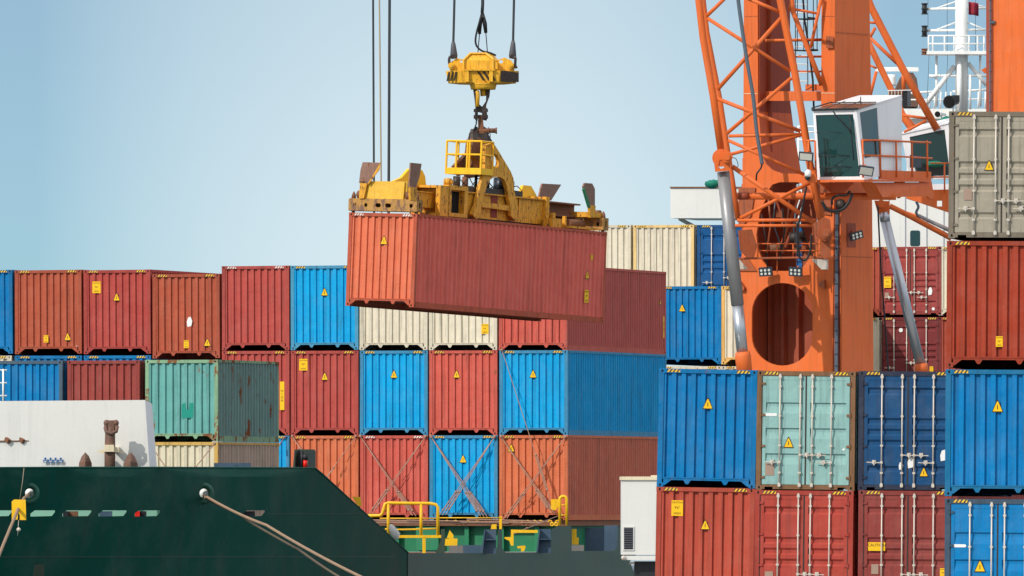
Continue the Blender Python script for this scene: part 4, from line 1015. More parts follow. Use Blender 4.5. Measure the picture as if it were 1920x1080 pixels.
# body behind the plate: side, back and inner ribs
mb = MB(); ybox(mb, (1574, 1576), (1577, 1579), (1638, 1641), 345, 705); mb.obj('side_wall', 'crane', CR)
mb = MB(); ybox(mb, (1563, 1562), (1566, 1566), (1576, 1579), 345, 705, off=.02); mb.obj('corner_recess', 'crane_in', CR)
bvec = Vector((sin(radians(CY)), cos(radians(CY)), 0))
def wall(name, p, q, y0, y1, off, mat='crane_in', th=.05):
    mb = MB(); A, B = cf(p, y1)+bvec*off, cf(q, y1)+bvec*off; A2, B2 = cf(p, y0)+bvec*off, cf(q, y0)+bvec*off
    mb.hexa([A, B, B+bvec*th, A+bvec*th], [A2, B2, B2+bvec*th, A2+bvec*th]); return mb.obj(name, mat, CR)
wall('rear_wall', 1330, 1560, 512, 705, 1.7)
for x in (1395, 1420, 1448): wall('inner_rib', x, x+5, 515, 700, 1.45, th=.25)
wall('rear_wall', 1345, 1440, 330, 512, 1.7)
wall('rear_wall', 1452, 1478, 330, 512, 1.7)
# machinery in the upper opening
random.seed(11)
for k in range(9):
    x, y = 1432+random.random()*88, 400+random.random()*80; s_ = .06+random.random()*.10
    mb = MB(); c = cf(x, y)+bvec*(.5+random.random()*.5)
    if k % 3 == 0: mb.tube([c-Vector((s_*1.5, 0, 0)), c+Vector((s_*1.5, 0, .05))], s_, 12)
    else: mb.box(c.x-s_, c.x+s_, c.y, c.y+.2, c.z-s_*.8, c.z+s_*.9)
    mb.obj('valve_block', ['oily', 'cdirt_shade', 'cdirt_shade', 'rusty'][k % 4], CR)
for k in range(8):
    x, y = 1428+k*13, 372+random.random()*30
    ct('hydraulic_line', [tuple((u, v, 342.6-.2*random.random())) for u, v in ((x, y), (x+random.uniform(-8, 8), y+45), (x+random.uniform(-16, 16), y+100))], .018+.014*random.random(), mat=['hose', 'cdirt_shade', 'tray'][k % 3])
for q in ([(1386, 352), (1418, 352), (1410, 404), (1392, 425), (1386, 420)], [(1528, 345), (1560, 345), (1560, 404), (1536, 400)], [(1386, 508), (1420, 508), (1404, 484), (1386, 484)]):
    mb = MB(); mb.plate(q, [], lambda u, v: cf(u, v)-bvec*.05, (.01, .03, 0)); mb.obj('grease_shade_plate', 'cdirt_shade', CR)  # added plates, jib shade and grease painted as darker orange
# left inner side wall
mb = MB(); A = cf(1388, 0); mb.hexa([cf(1388, 700)+bvec*.08, cf(1392, 700)+bvec*.08, cf(1392, 700)+bvec*1.7, cf(1388, 700)+bvec*1.7], [cf(1388, 345)+bvec*.08, cf(1392, 345)+bvec*.08, cf(1392, 345)+bvec*1.7, cf(1388, 345)+bvec*1.7]); mb.obj('side_wall', 'crane_in', CR)
# ladder inside upper opening
ct('inner_stair', [(1500, 360, 346.2), (1462, 470, 345.2)], .05); ct('inner_stair', [(1508, 362, 346.2), (1470, 472, 345.2)], .05, mat='crane_in')
mb = MB()
for q in ([(1478, 480), (1512, 400), (1522, 400), (1520, 500), (1478, 500)],): mb.plate(q, [], lambda u, v: cf(u, v)+bvec*.9, (.02, .05, 0))
mb.obj('inner_gusset', 'cdirt_shade', CR)
# walkway in the opening
mb = MB(); p = W(1385, 486, 341.5); q = W(1568, 483, 340.6); mb.hexa([p, q, q+Vector((0, .7, 0)), p+Vector((0, .7, 0))], [v+Vector((0, 0, .05)) for v in (p, q, q+Vector((0, .7, 0)), p+Vector((0, .7, 0)))]); mb.obj('service_platform', 'cdirt_shade', CR)
for y in (457, 470): ct('platform_rail', [(1420, y, 341.6), (1540, y, 340.8)], .018)
for x in (1421, 1457, 1487, 1539): ct('platform_rail', [(x, 457, 341.5), (x, 484 if x != 1457 else 511, 341.4)], .02)
mb = MB(); mb.plate([(1386, 486), (1402, 504), (1386, 505)], [], lambda u, v: W(u, v, 341.4), (0, .5, 0)); mb.plate([(1522, 486), (1553, 486), (1553, 505), (1540, 505)], [], lambda u, v: W(u, v, 340.8), (0, .5, 0)); mb.obj('platform_bracket', 'galv', CR)
# pivot blocks
mb = MB()
mb.plate([(1384, 432), (1410, 430), (1420, 462), (1414, 482), (1402, 484), (1388, 468)], [], lambda u, v: W(u, v, 341.9), (0, .5, 0)); mb.obj('jib_hinge', 'cdirt_shade', CR)
mb = MB(); mb.plate([(1524, 420), (1545, 407), (1556, 412), (1560, 440), (1557, 452), (1545, 452), (1530, 440)], [], lambda u, v: W(u, v, 339.6), (0, .35, 0)); mb.plate([(1538, 452), (1556, 450), (1558, 480), (1546, 486), (1538, 478)], [], lambda u, v: W(u, v, 339.9), (0, .35, 0)); mb.obj('jib_hinge', 'cdirt_shade', CR)
mb = MB(); mb.tube([W(1549, 438, 339.2), W(1549, 438, 340.2)], .15, 16); mb.tube([W(1549, 438, 339.1), W(1549, 438, 339.3)], .09, 12); mb.obj('hinge_pin', 'cdirt_shade', CR)
for x, y in ((1391, 540), (1548, 535)):
    mb = MB(); mb.plate([(x, y-12), (x+8, y-1), (x+7, y+5), (x-1, y+5)] if x < 1450 else [(x, y-10), (x+2, y+6), (x-9, y+2), (x-9, y-5)], [], lambda u, v: cf(u, v)-bvec*.12, (.06, .1, 0)); mb.obj('pad_eye', 'cdirt_shade', CR)
# cable tray down the right corner
mb = MB(); mb.bar(W(1569, 392, Dp(1565)-.3), W(1567.5, 700, Dp(1565)-.3), .09, .06); mb.obj('cable_tray', 'tray', CR)
mb = MB(); mb.bar(W(1574, 392, Dp(1565)-.28), W(1572.5, 700, Dp(1565)-.28), .02, .08)
for y in range(400, 700, 22): mb.bar(W(1565, y, Dp(1565)-.33), W(1574, y, Dp(1565)-.33), .03, .02)
mb.obj('conduit', 'blk', CR)
# doubler on side wall with the LED lamp
q = []
for (u, v) in ((1589, 418), (1604, 418), (1604, 463), (1589, 463)):
    dd = (u-1577)/CS; p = W(1577, v, Dp(1577)-.02); q.append(p+Vector((dd, dd/tY, 0))-Vector((-.0, .03, 0)))
mb = MB(); mb.hexa(q, [p+Vector((.03, .05, 0)) for p in q]); mb.obj('recess_panel', 'crane_in', CR)

# ---------------------------------------------------------------- lattice jib (front)
J = thing('lattice_jib', 'orange tubular lattice jib leaning left, hinged at the deck crane\'s foot', 'crane jib', W(1460, 425, 341)); JD = 340.6; JB = 342.4
def jt(name, pts, r, D=JD, mat='crane'): return ct(name, pts, r, D, mat, 12, J)
jt('main_chord', [(1256, -470), (1302, -70), (1318, 70), (1337, 180), (1352, 284)], .105); jt('main_chord', [(1266, -470, JB), (1310, -70, JB), (1325, 60, JB), (1350, 190, JB), (1362, 270, JB), (1373, 340, JB), (1384, 412, JB)], .085)
jt('main_chord', [(1362, -470), (1448, -70), (1463, 0), (1489, 130), (1503, 210), (1517, 300), (1540, 412)], .112)
jt('main_chord', [(1440, -470, 343.5), (1480, -70, 343.5), (1486, 20, 343.5), (1518, 100, 343.5), (1541, 160, 343.5)], .075)
for a, b, r in (((1325, 30), (1360, -4), .055), ((1326, 34), (1482, 134), .055), ((1468, 30), (1345, 168), .06), ((1400, -4), (1463, 23), .055),
                ((1484, 146), (1363, 250), .055), ((1345, 185), (1501, 246), .06), ((1366, 255), (1503, 252), .05), ((1365, 263), (1508, 327), .05),
                ((1371, 289), (1503, 253), .05), ((1373, 312), (1530, 421), .07), ((1388, 409), (1518, 343), .055), ((1382, 413), (1530, 413), .05), ((1378, 423), (1528, 423), .045),
                ((1541, 74), (1483, 16), .0)):
    if r: jt('lattice_brace', [a, b], r)
for k in range(4):      # lattice carries on above the picture
    y0, y1 = -70-k*100, -170-k*100; lx = lambda y: 1302+(y+70)*.115; rx = lambda y: 1448+(y+70)*.215
    a, b = ((lx(y0), y0), (rx(y1), y1)) if k % 2 else ((rx(y0), y0), (lx(y1), y1)); jt('lattice_brace', [a, b], .055)
jt('lattice_brace', [(1482, 16, 343.5), (1537, 26, 343.5)], .04); jt('lattice_brace', [(1540, -5, 343.5), (1520, 90, 343.5)], .05); jt('lattice_brace', [(1486, -5, 343.5), (1480, 20, 343.5)], .05)
jt('cross_tube', [(1382, 367.5), (1680, 368.5)], .105, 341.2)
mb = MB()
for x0, x1 in ((1385, 1403), ): mb.tube([W(x0, 367.5, 341.15), W(x1, 367.5, 341.15)], .112, 12)
mb.obj('tube_sleeve', 'crane_in', J)
# cylinder head knuckle
mb = MB(); mb.tube([W(1352, 296, JD-.1), W(1352, 296, JD+.25)], .26, 18); mb.plate([(1338, 296), (1341, 287), (1350, 280), (1363, 282), (1370, 292), (1369, 320), (1341, 322)], [[(1349, 300), (1356, 300), (1358, 314), (1352, 317), (1347, 312)]], lambda u, v: W(u, v, JD-.12), (0, .16, 0)); mb.tube([W(1363, 294, JD-.35), W(1363, 294, JD)], .17, 16); mb.tube([W(1363, 294, JD-.4), W(1363, 294, JD-.3)], .10, 14); mb.obj('clevis', 'crane', J)
def cylinder(label, top, mid, bot, rr, rb, D, mat_rod, mat_b, capy, caps):
    c = thing('hydraulic_cylinder', label, 'hydraulic cylinder', W(bot[0], bot[1], D), 'hydraulic cylinders holding the jibs')
    mb = MB(); mb.tube([W(*top, D), W(*mid, D)], rr, 16); mb.obj('barrel', mat_b, c)
    mb = MB(); mb.tube([W(*mid, D), W(*bot, D)], rb, 16); mb.obj('rod', mat_rod, c)
    mb = MB(); mb.tube([W(bot[0]+capy*.0, bot[1]-2, D), W(bot[0]+1, bot[1]+6, D), W(bot[0]+5, 705, D)], .2, 14, True, caps); mb.obj('base_sleeve', 'crane', c)
    return c
c1 = cylinder('grey hydraulic cylinder slanting down the left side of the orange crane', (1356, 322), (1383, 572), (1392, 662), .185, .165, JD+.2, 'chrome', 'grey', 0, [.21, .235, .225])
# grey hose from the top
def hose(label, pts, r, mat, cat='cable'):
    P = [W(*p) for p in pts]; mb = MB(); mb.tube(smooth(P), r, 8); return tag(mb.obj('cable' if cat == 'cable' else 'hose', mat), label, cat)
def smooth(P, n=6):
    out = []
    for i in range(len(P)-1):
        p0, p1, p2, p3 = P[max(i-1, 0)], P[i], P[i+1], P[min(i+2, len(P)-1)]
        for k in range(n):
            t = k/n; out.append(.5*((2*p1)+(p2-p0)*t+(2*p0-5*p1+4*p2-p3)*t*t+(3*p1-p0-3*p2+p3)*t**3))
    out.append(P[-1]); return out
hose('flat grey cable chain hanging from above in front of the left orange leg', [(1380, -40, 340.2), (1386, 15, 340.2), (1400, 110, 340.2), (1412, 180, 340.2), (1418, 240, 340.2), (1425, 285, 340.2), (1429, 308, 340.2)], .055, 'tray')
hose('short black cable end curling off the grey cable chain by the crane gusset', [(1429, 308, 340.2), (1426, 316, 340.2), (1419, 326, 340.2), (1418, 338, 340.3)], .025, 'hose')
hose('thin black wire loop right of the left cylinder\'s pin', [(1372, 295, 340.3), (1380, 298, 340.3), (1384, 310, 340.3), (1381, 314, 340.3)], .01, 'hose')
# caged ladder between the legs
LD = thing('caged_ladder', 'pale caged ladder between the two orange crane legs', 'ladder', W(1502, 180, 344.6)); LDd = 344.6
for x in (1491, 1513.5): mb = MB(); mb.tube([W(x, -40, LDd), W(x+1, 162, LDd)], .018, 6); mb.obj('rail', 'tray', LD)
for i, y in enumerate(range(-8, 165, 16)): mb = MB(); mb.tube([W(1491.5, y, LDd), W(1514, y+.5, LDd)], .015, 6); mb.obj('rung', 'wpipe', LD)
for y in (35, 94): mb = MB(); mb.tube([W(1490, y, LDd), W(1492, y+.5, LDd-.4), W(1516, y+1, LDd-.5), W(1533, y, LDd-.1), W(1514, y-2, LDd+.05)], .028, 6); mb.obj('cage_hoop', 'blk', LD)
for x, d in ((1495, -.4), (1507, -.5), (1525, -.3), (1532, -.1)): mb = MB(); mb.tube([W(x, -40, LDd+d), W(x, 95, LDd+d)], .014, 5); mb.obj('cage_bar', 'blk', LD)
mb = MB(); mb.tube([W(1505, -10, LDd), W(1509, 40, LDd), W(1516, 85, LDd), W(1524, 150, LDd), (W(1526, 205, LDd))], .03, 6); mb.obj('cable', 'hose', LD)
# second jib (right) behind
J2 = thing('lattice_jib', 'orange lattice jib tubes slanting down to the right behind the cab', 'crane jib', W(1700, 240, 352)); 
def j2(name, pts, r, D=352): return ct(name, pts, r, D, 'crane', 12, J2)
j2('main_chord', [(1440, -400), (1612, -40), (1634, 15), (1692, 128), (1757, 243)], .115); j2('main_chord', [(1618, 60, 354), (1636, 96, 354), (1672, 170, 354), (1697, 225, 354), (1718, 254, 354)], .10); j2('main_chord', [(1625, 180, 354.5), (1660, 200, 354.5), (1690, 208, 354.5), (1725, 250, 354.5)], .06)
for a, b, r in (((1630, 42), (1643, 43), .04), ((1628, 68), (1692, 128), .055), ((1641, 52), (1630, 72), .05), ((1643, 134), (1631, 182), .05), ((1694, 128), (1694, 172), .06), ((1693, 216), (1737, 222), .045), ((1737, 226), (1695, 248), .045), ((1630, 122), (1644, 128), .035)): j2('lattice_brace', [a, b], r)
# second cylinder with its knuckle and struts
c2 = cylinder('shiny hydraulic cylinder rod slanting down right of the orange pillar', (1657, 398), (1660, 415), (1726, 684), .15, .145, 349, 'chrome', 'chrome', 0, [.2, .21, .19])
mb = MB(); mb.plate([(1640, 376), (1668, 377), (1668, 398), (1664, 405), (1652, 406), (1645, 395)], [], lambda u, v: W(u, v, 348.9), (0, .3, 0)); mb.tube([W(1652, 382, 348.6), W(1652, 382, 349)], .12, 14); mb.obj('clevis', 'crane', J2)
j2('lower_strut', [(1668, 386), (1700, 402), (1784, 447)], .085, 350); j2('lower_strut', [(1690, 396), (1730, 408), (1784, 432)], .045, 351)
ct('hose_tray', [(1722, 404, 350), (1750, 418, 350), (1784, 434, 350)], .055, mat='grey', parent=J2)
hose('black cable hanging beside the shiny cylinder rod down to the navy container', [(1646, 385, 348.5), (1649, 450, 348.5), (1653, 520, 348.5), (1659, 600, 348.5), (1666, 700, 348.5)], .025, 'hose')
hose('short grey hose by the orange strut left of the grey container', [(1718, 378, 350), (1722, 388, 350), (1718, 398, 350), (1722, 406, 350)], .04, 'tray')

# ---------------------------------------------------------------- crane cab
CB = thing('crane_cab', 'white crane operator cab with big tinted windscreen, in front of the orange pillar', 'crane cab', W(1570, 340, 339.5))
Df = 339.2; Db = 342.0
def C8(pts): return [W(*p) for p in pts]
# corners: front glass plane, rear
FTL, FTR, FBR, FBL = (1524, 208, Df+.75), (1606, 206, Df), (1621, 338, Df+.1), (1533, 339, Df+.85)
BTR, BTL, BBR, BBL = (1691, 181, Db), (1611, 181, Db+.75), (1691, 320, Db), (1612, 322, Db+.75)
def L3(a, b, t): return Vector(a).lerp(Vector(b), t)
P = {k: W(*v) for k, v in dict(FTL=FTL, FTR=FTR, FBR=FBR, FBL=FBL, BTR=BTR, BTL=BTL, BBR=BBR, BBL=BBL).items()}
def frame(mb, q, m, th):
    """frame around quad q (TL,TR,BR,BL) leaving a pane; m = margin fractions, th = thickness vector"""
    def uv(u, v): return q[0].lerp(q[1], u).lerp(q[3].lerp(q[2], u), v)
    l, t, r, b = m; o = [uv(0, 0), uv(1, 0), uv(1, 1), uv(0, 1)]; i = [uv(l, t), uv(1-r, t), uv(1-r, 1-b), uv(l, 1-b)]
    for k in range(4):
        k2 = (k+1) % 4; a = [o[k], o[k2], i[k2], i[k]]; mb.hexa(a, [p+th for p in a])
    return i
mb = MB(); ifr = frame(mb, [P['FTL'], P['FTR'], P['FBR'], P['FBL']], (.06, .06, .09, .055), Vector((.02, .07, 0))); mb.obj('front_frame', 'cabw', CB)
mb = MB(); g = [p+Vector((.01, .03, 0)) for p in ifr]; mb.hexa(g, [p+Vector((0, .015, 0)) for p in g]); mb.obj('windscreen', 'glass', CB)
def side(t0, t1, v0=0, v1=1):
    a, b = P['FTR'], P['BTR']; c, d = P['FBR'], P['BBR']
    return [a.lerp(b, t0).lerp(c.lerp(d, t0), v0), a.lerp(b, t1).lerp(c.lerp(d, t1), v0), a.lerp(b, t1).lerp(c.lerp(d, t1), v1), a.lerp(b, t0).lerp(c.lerp(d, t0), v1)]
th = Vector((-.06, .0, 0))
mb = MB(); si = frame(mb, side(0, .47), (.13, .05, .03, .30), th); mb.obj('side_frame', 'cabw', CB)
mb = MB(); g = [p+th*.4 for p in si]; mb.hexa(g, [p+th*.3 for p in g]); mb.obj('side_window', 'dglass', CB)
mb = MB(); q = side(.47, 1); mb.hexa(q, [p+th for p in q]); mb.obj('side_panel', 'cabw', CB)
mb = MB(); q = [P['FTL']+Vector((-.03, -.05, .0)), P['FTR']+Vector((0.03, -.08, .0)), P['BTR'], P['BTL']]; 
def rq(t0, t1): return [q[0].lerp(q[3], t0), q[1].lerp(q[2], t0), q[1].lerp(q[2], t1), q[0].lerp(q[3], t1)]
r0 = rq(.42, 1); mb.hexa(r0, [p+Vector((0, 0, .04)) for p in r0]); mb.obj('roof', 'cabw', CB)
mb = MB(); r0 = rq(0, .42); mb.hexa(r0, [p+Vector((0, 0, .035)) for p in r0]); mb.obj('roof_window', 'seatbrown', CB)
mb = MB(); q2 = rq(0, .42); mb.tube([q2[0]+Vector((0, -.02, .03)), q2[1]+Vector((0, -.02, .03))], .03, 6); mb.tube([q2[0]+Vector((0, 0, .08)), q2[3]+Vector((0, 0, .08))], .02, 6); mb.tube([q2[3]+Vector((0, 0, .06)), q2[2]+Vector((0, 0, .06))], .015, 6)
for t in (.3, .65): mb.tube([q2[0].lerp(q2[1], t)+Vector((0, 0, .05)), q2[3].lerp(q2[2], t)+Vector((0, 0, .1))], .012, 5)
mb.tube([q2[3].lerp(q2[2], .65)+Vector((0, 0, .0)), q2[3].lerp(q2[2], .65)+Vector((0, 0, .22))], .015, 5)
mb.obj('roof_guard', 'blk', CB)
mb = MB(); mb.quad(P['BTL'], P['BTR'], P['BBR'], P['BBL']); mb.quad(P['FTL'], P['BTL'], P['BBL'], P['FBL']); mb.quad(P['FBL'], P['FBR'], P['BBR'], P['BBL']); mb.obj('inner_shell', 'cabin', CB)
mb = MB(); T2 = lambda pts, r, D: mb.tube([W(a, b, D) for a, b in pts], r, 8)
c = W(1568, 318, 341); mb.box(c.x-.5, c.x-.15, 340.6, 341.4, c.z-.2, c.z+.45); mb.box(c.x+.25, c.x+.6, 340.6, 341.2, c.z-.2, c.z+.3); mb.box(c.x-.2, c.x+.3, 341.3, 341.5, c.z, c.z+.85); mb.obj('console', 'seat', CB)
mb = MB(); T2([(1570, 296), (1572, 262)], .03, 340.6); T2([(1588, 304), (1589, 330)], .05, 340.4); T2([(1598, 300), (1599, 330)], .05, 340.4); mb.obj('joystick', 'blk', CB)
mb = MB(); T2([(1562, 208), (1568, 218), (1592, 242), (1596, 250)], .022, Df-.05); T2([(1593, 215), (1596, 244), (1601, 300)], .018, Df-.05); T2([(1580, 222), (1581, 234)], .012, Df-.06); mb.obj('wiper', 'blk', CB)
mb = MB(); T2([(1530, 249), (1604, 249)], .008, Df+.35); T2([(1534, 293), (1614, 292)], .014, Df+.3); T2([(1536, 314), (1616, 313)], .012, Df+.3); mb.obj('guard_bar', 'blk', CB)
mb = MB(); c = W(1546, 260, 341.2); mb.hexa([W(1536, 262, 341), W(1548, 252, 341), W(1562, 256, 341), W(1548, 300, 341)], [W(1536, 262, 341.3), W(1548, 252, 341.3), W(1562, 256, 341.3), W(1548, 300, 341.3)]); mb.obj('seat', 'crane_in', CB)
# air conditioner behind the cab
AC = thing('air_conditioner', 'air conditioning unit with grille mounted behind the white cab\'s roof', 'air conditioner', W(1688, 198, 343.2))
mb = MB(); p, q = W(1666, 180, 343), W(1694, 170, 343); mb.box(p.x, q.x, 343, 343.5, p.z, q.z); mb.obj('coil', 'rusty', AC)
mb = MB(); p, q = W(1693, 199, 342.9), W(1708, 170, 342.9); mb.box(p.x, p.x+.13, 342.95, 343.6, p.z, q.z); mb.obj('grille', 'blk', AC)
mb = MB(); mb.box(p.x+.13, q.x, 342.9, 343.6, p.z, q.z); 
for k in range(6): mb.box(p.x+.14, q.x-.01, 342.885, 342.9, p.z+.05+k*.07, p.z+.08+k*.07)
mb.obj('casing', 'louvre', AC)
mb = MB()
for k in range(5): mb.tube([W(1666+k*6, 170, 342.9), W(1666+k*6, 181, 342.9)], .01, 4)
mb.tube([W(1664, 170, 342.9), W(1708, 169, 342.9)], .014, 5); mb.obj('guard', 'wpipe', AC)
# cab platform
PF = thing('cab_platform', 'orange railed platform carrying the white crane cab', 'platform', W(1640, 340, 340.5))
def pt(name, pts, r, D=339.3, mat='crane'): return ct(name, pts, r, D, mat, 8, PF)
Dq = lambda px: 339.3+(px-1617)/85*2.8
pt('handrail', [(x, y, Dq(x)) for x, y in ((1617, 263), (1650, 263), (1690, 265), (1745, 267.5))], .03); pt('handrail', [(x, y, Dq(x)) for x, y in ((1617, 291), (1690, 293.5), (1748, 297))], .026)
for x in (1617, 1650, 1680, 1709.5, 1738): pt('rail_post', [(x, 263, Dq(x)), (x+1, 332, Dq(x))], .03)
pt('handrail', [(1510, 263.5), (1528, 264)], .025, 339.6); pt('rail_post', [(1516, 263), (1516, 328)], .03, 339.6); pt('rail_post', [(1528, 264), (1530, 330)], .028, 339.6)
mb = MB(); q = [W(1650, 336, Dq(1650)), W(1746, 340, Dq(1746)), W(1746, 322, Dq(1746)), W(1650, 319, Dq(1650))]; mb.hexa(q, [p+Vector((-.05, 0, 0)) for p in q]); mb.obj('toe_board', 'crane', PF)
mb = MB(); q = [W(1514, 341, 339.9), W(1621, 341, 338.95), W(1746, 341, Dq(1746)), W(1640, 340, Dq(1746)+1)]; mb.hexa(q, [p+Vector((0, 0, .06)) for p in q]); mb.obj('floor', 'crane', PF)
mb = MB()
for q, D in (([(1680, 339), (1697, 339), (1693, 368), (1686, 372), (1684, 366)], Dq(1688)), ([(1726, 340), (1747, 340), (1751, 366), (1748, 374), (1742, 371)], Dq(1740)), ([(1620, 342), (1660, 342), (1660, 372), (1650, 372)], 340.4), ([(1538, 342), (1602, 342), (1578, 366), (1566, 366)], 340.8)):
    mb = MB(); mb.plate(q, [], lambda u, v: W(u, v, D+(u-q[0][0])*.033), (-.06, .02, 0)); mb.obj('support_bracket', 'crane', PF)
mb = MB(); q = [W(1640, 342, Dq(1630)+.4), W(1744, 342, Dq(1740)+.3), W(1744, 368, Dq(1740)+.3), W(1655, 370, Dq(1640)+.4)]; mb.hexa(q, [p+Vector((-.4, .3, 0)) for p in q]); mb.obj('support_box', 'crane', PF)
mb = MB(); a = W(1512, 342, 339.2); b = W(1530, 330, 339.2); mb.box(a.x, b.x, 339.2, 339.4, a.z, b.z+.05); mb.plate([(1511, 318), (1532, 318), (1532, 342), (1511, 341)], [], lambda u, v: W(u, v, 339.6), (0, .04, 0)); mb.obj('corner_bracket', 'crane', PF)
# right hand cab and its platform, partly hidden
C2 = thing('crane_cab', 'second crane cab with dark slanted window, left of the grey container', 'crane cab', W(1740, 330, 352)); D = 352
mb = MB(); fi = frame(mb, [W(1690, 252, D), W(1778, 232, D), W(1790, 334, D), W(1706, 338, D)], (.16, .09, .09, .06), Vector((0, .08, 0))); mb.obj('front_frame', 'cabw', C2)
mb = MB(); g = [p+Vector((0, .03, 0)) for p in fi]; mb.hexa(g, [p+Vector((0, .02, 0)) for p in g]); mb.obj('windscreen', 'dglass', C2)
mb = MB(); q = [W(1690, 252, D-.03), W(1778, 232, D-.03), W(1790, 222, D+2.5), W(1702, 243, D+2.5)]; mb.hexa(q, [p+Vector((0, 0, .05)) for p in q]); mb.obj('roof', 'cabw', C2)
mb = MB(); mb.hexa([W(1776, 233, D+.1), W(1790, 233, D+.1), W(1790, 334, D+.1), W(1776, 334, D+.1)], [W(1776, 233, D+2.4), W(1790, 233, D+2.4), W(1790, 334, D+2.4), W(1776, 334, D+2.4)]); mb.hexa([W(1692, 345, D), W(1790, 345, D), W(1790, 360, D), W(1706, 360, D)], [W(1692, 345, D+2), W(1790, 345, D+2), W(1790, 360, D+2), W(1706, 360, D+2)]); mb.obj('body', 'cabw', C2)
mb = MB(); T3 = W(1706, 308, D-.3); mb.box(T3.x, W(1727, 0, D).x, D-.35, D-.2, T3.z-.1, W(0, 291, D).z); mb.obj('control_box', 'lampg', C2)
mb = MB(); mb.ball(W(1752, 308, D-.08), .3, 12, .35); mb.obj('seat_cover', 'gtarp', C2)
P2 = thing('cab_platform', 'lower orange platform and beam running behind the cab to the grey container', 'platform', W(1750, 360, 351))
ct('handrail', [(1744, 306), (1782, 306)], .022, 350.8, parent=P2); ct('handrail', [(1744, 332), (1782, 332)], .025, 350.8, parent=P2); ct('rail_post', [(1771, 306), (1771, 362)], .025, 350.8, parent=P2)
mb = MB(); mb.plate([(1700, 357), (1782, 355), (1782, 399), (1725, 380), (1700, 372)], [[(1757, 376), (1767, 376), (1767, 387), (1757, 387)]], lambda u, v: W(u, v, 351), (0, .3, 0)); mb.obj('beam', 'crane', P2)
# right hand pillar

R3 = thing('crane_pillar', 'broad orange pillar rising behind the grey container at the right edge', 'pillar', W(1890, 240, 322)); D = 322
mb = MB(); mb.hexa([W(1861, 262, D), W(1960, 262, D-.8), W(1960, 262, D+2.5), W(1861, 262, D+3)], [W(1861, -420, D), W(1960, -420, D-.8), W(1960, -420, D+2.5), W(1861, -420, D+3)]); mb.obj('face', 'crane', R3)
mb = MB(); mb.hexa([W(1849, 262, D+.5), W(1861, 262, D-.04), W(1861, 262, D+.1), W(1851, 262, D+.8)], [W(1849, -420, D+.5), W(1861, -420, D-.04), W(1861, -420, D+.1), W(1851, -420, D+.8)]); mb.obj('edge_flange', 'crane_in', R3)
mb = MB(); mb.tube([W(1857, -40, D+.0), W(1856, 262, D+.0)], .02, 6); mb.box(W(1857, 0, D).x, W(1862, 0, D).x+.05, D-.1, D+.1, W(0, 44, D).z, W(0, 39, D).z)
for y in range(0, 205, 19): mb.ball(W(1856.5, y, D), .035, 6)
mb.obj('conduit', 'tray', R3)
mb = MB(); mb.plate([(1840, 131), (1852, 124), (1852, 138), (1846, 137)], [], lambda u, v: W(u, v, D+.6), (0, .1, 0)); mb.obj('pad_eye', 'crane', R3)
# ---------------------------------------------------------------- lamps and cameras on the crane
def flood(label, px, py, D, w, h, yaw, tilt, led=False, name='flood_light', skew=0):
    o = thing(name, label, 'lamp', W(px, py, D), 'flood lights on the orange crane')
    R = Matrix.Translation(W(px, py, D)) @ Matrix.Rotation(radians(yaw), 4, 'Z') @ Matrix.Rotation(radians(tilt), 4, 'X') @ Matrix.Rotation(radians(skew), 4, 'Y')
    mb = MB(); mb.box(-w/2, w/2, 0, .09, -h/2, h/2, R); mb.obj('housing', 'lampg', o)
    if led:
        for i in range(3):
            for j in range(2):
                c = Vector((-w*.3+i*w*.3, -.012, -h*.2+j*h*.4)); mb = MB(); mb.tube([R @ c, R @ (c+Vector((0, .015, 0)))], .037, 12); mb.obj('lens', 'lens', o)
    else:
        mb = MB(); mb.box(-w*.42, w*.42, -.008, .0, -h*.38, h*.38, R); mb.obj('glass', 'panel', o)
    mb = MB(); mb.tube([R @ Vector((0, .1, 0)), R @ Vector((0, .3, .1))], .025, 6); mb.obj('bracket', 'crane', o)
flood('six lens LED flood light above the oval opening, the left one', 1435, 510, Dp(1435)-.45, .40, .26, -18, 14, True, skew=-3)
flood('six lens LED flood light above the oval opening, the right one', 1491, 510, Dp(1491)-.45, .40, .26, -18, 14, True, skew=4)
flood('six lens LED lamp on the shaded side wall of the orange pillar', 1607, 442, Dp(1577)+.25, .40, .22, 25, 10, True, skew=-16)
flood('square flood light left of the cab windscreen', 1511, 294, 339.3, .42, .25, -10, 15, skew=5)
flood('square flood light below the right corner of the cab windscreen', 1624, 321, 338.7, .44, .28, 10, 20, skew=8)
CM = thing('security_camera', 'small white dome camera under the left flood light by the cab', 'camera', W(1515, 326, 339.1))
mb = MB(); mb.tube([W(1516, 318, 339.1), W(1515, 324, 339.1), W(1514.5, 331, 339.1)], .09, 12, True, [.05, .1, .09]); mb.obj('body', 'cabw', CM)
mb = MB(); mb.ball(W(1514.5, 333, 339.1), .085, 12); mb.obj('dome', 'blk', CM)
for i, (lb, pts, r) in enumerate((('thick black hose looping under the crane cab', [(1541, 378), (1550, 392), (1562, 396), (1580, 392), (1592, 378), (1598, 362)], .045), ('thin black hose loop inside the bigger one under the crane cab', [(1560, 384), (1561, 372), (1572, 366), (1586, 366), (1594, 358)], .035),
                ('black hose hanging down the inside of the crane opening', [(1512, 350), (1502, 400), (1496, 430), (1496, 470), (1502, 486), (1512, 486), (1520, 466), (1521, 440)], .03), ('black cable dropping from the platform beside the right lamp', [(1498, 415), (1494, 425), (1497, 455), (1499, 480)], .028))):
    hose(lb, [(a, b, 339.8 if i < 2 else 340.3) for a, b in pts], r, 'hose', 'hose')
mb = MB(); mb.ball(W(1576, 383, 339.9), .16, 10); tag(mb.obj('swivel_joint', 'oily'), 'oily black swivel joint where the hoses meet under the cab', 'joint')
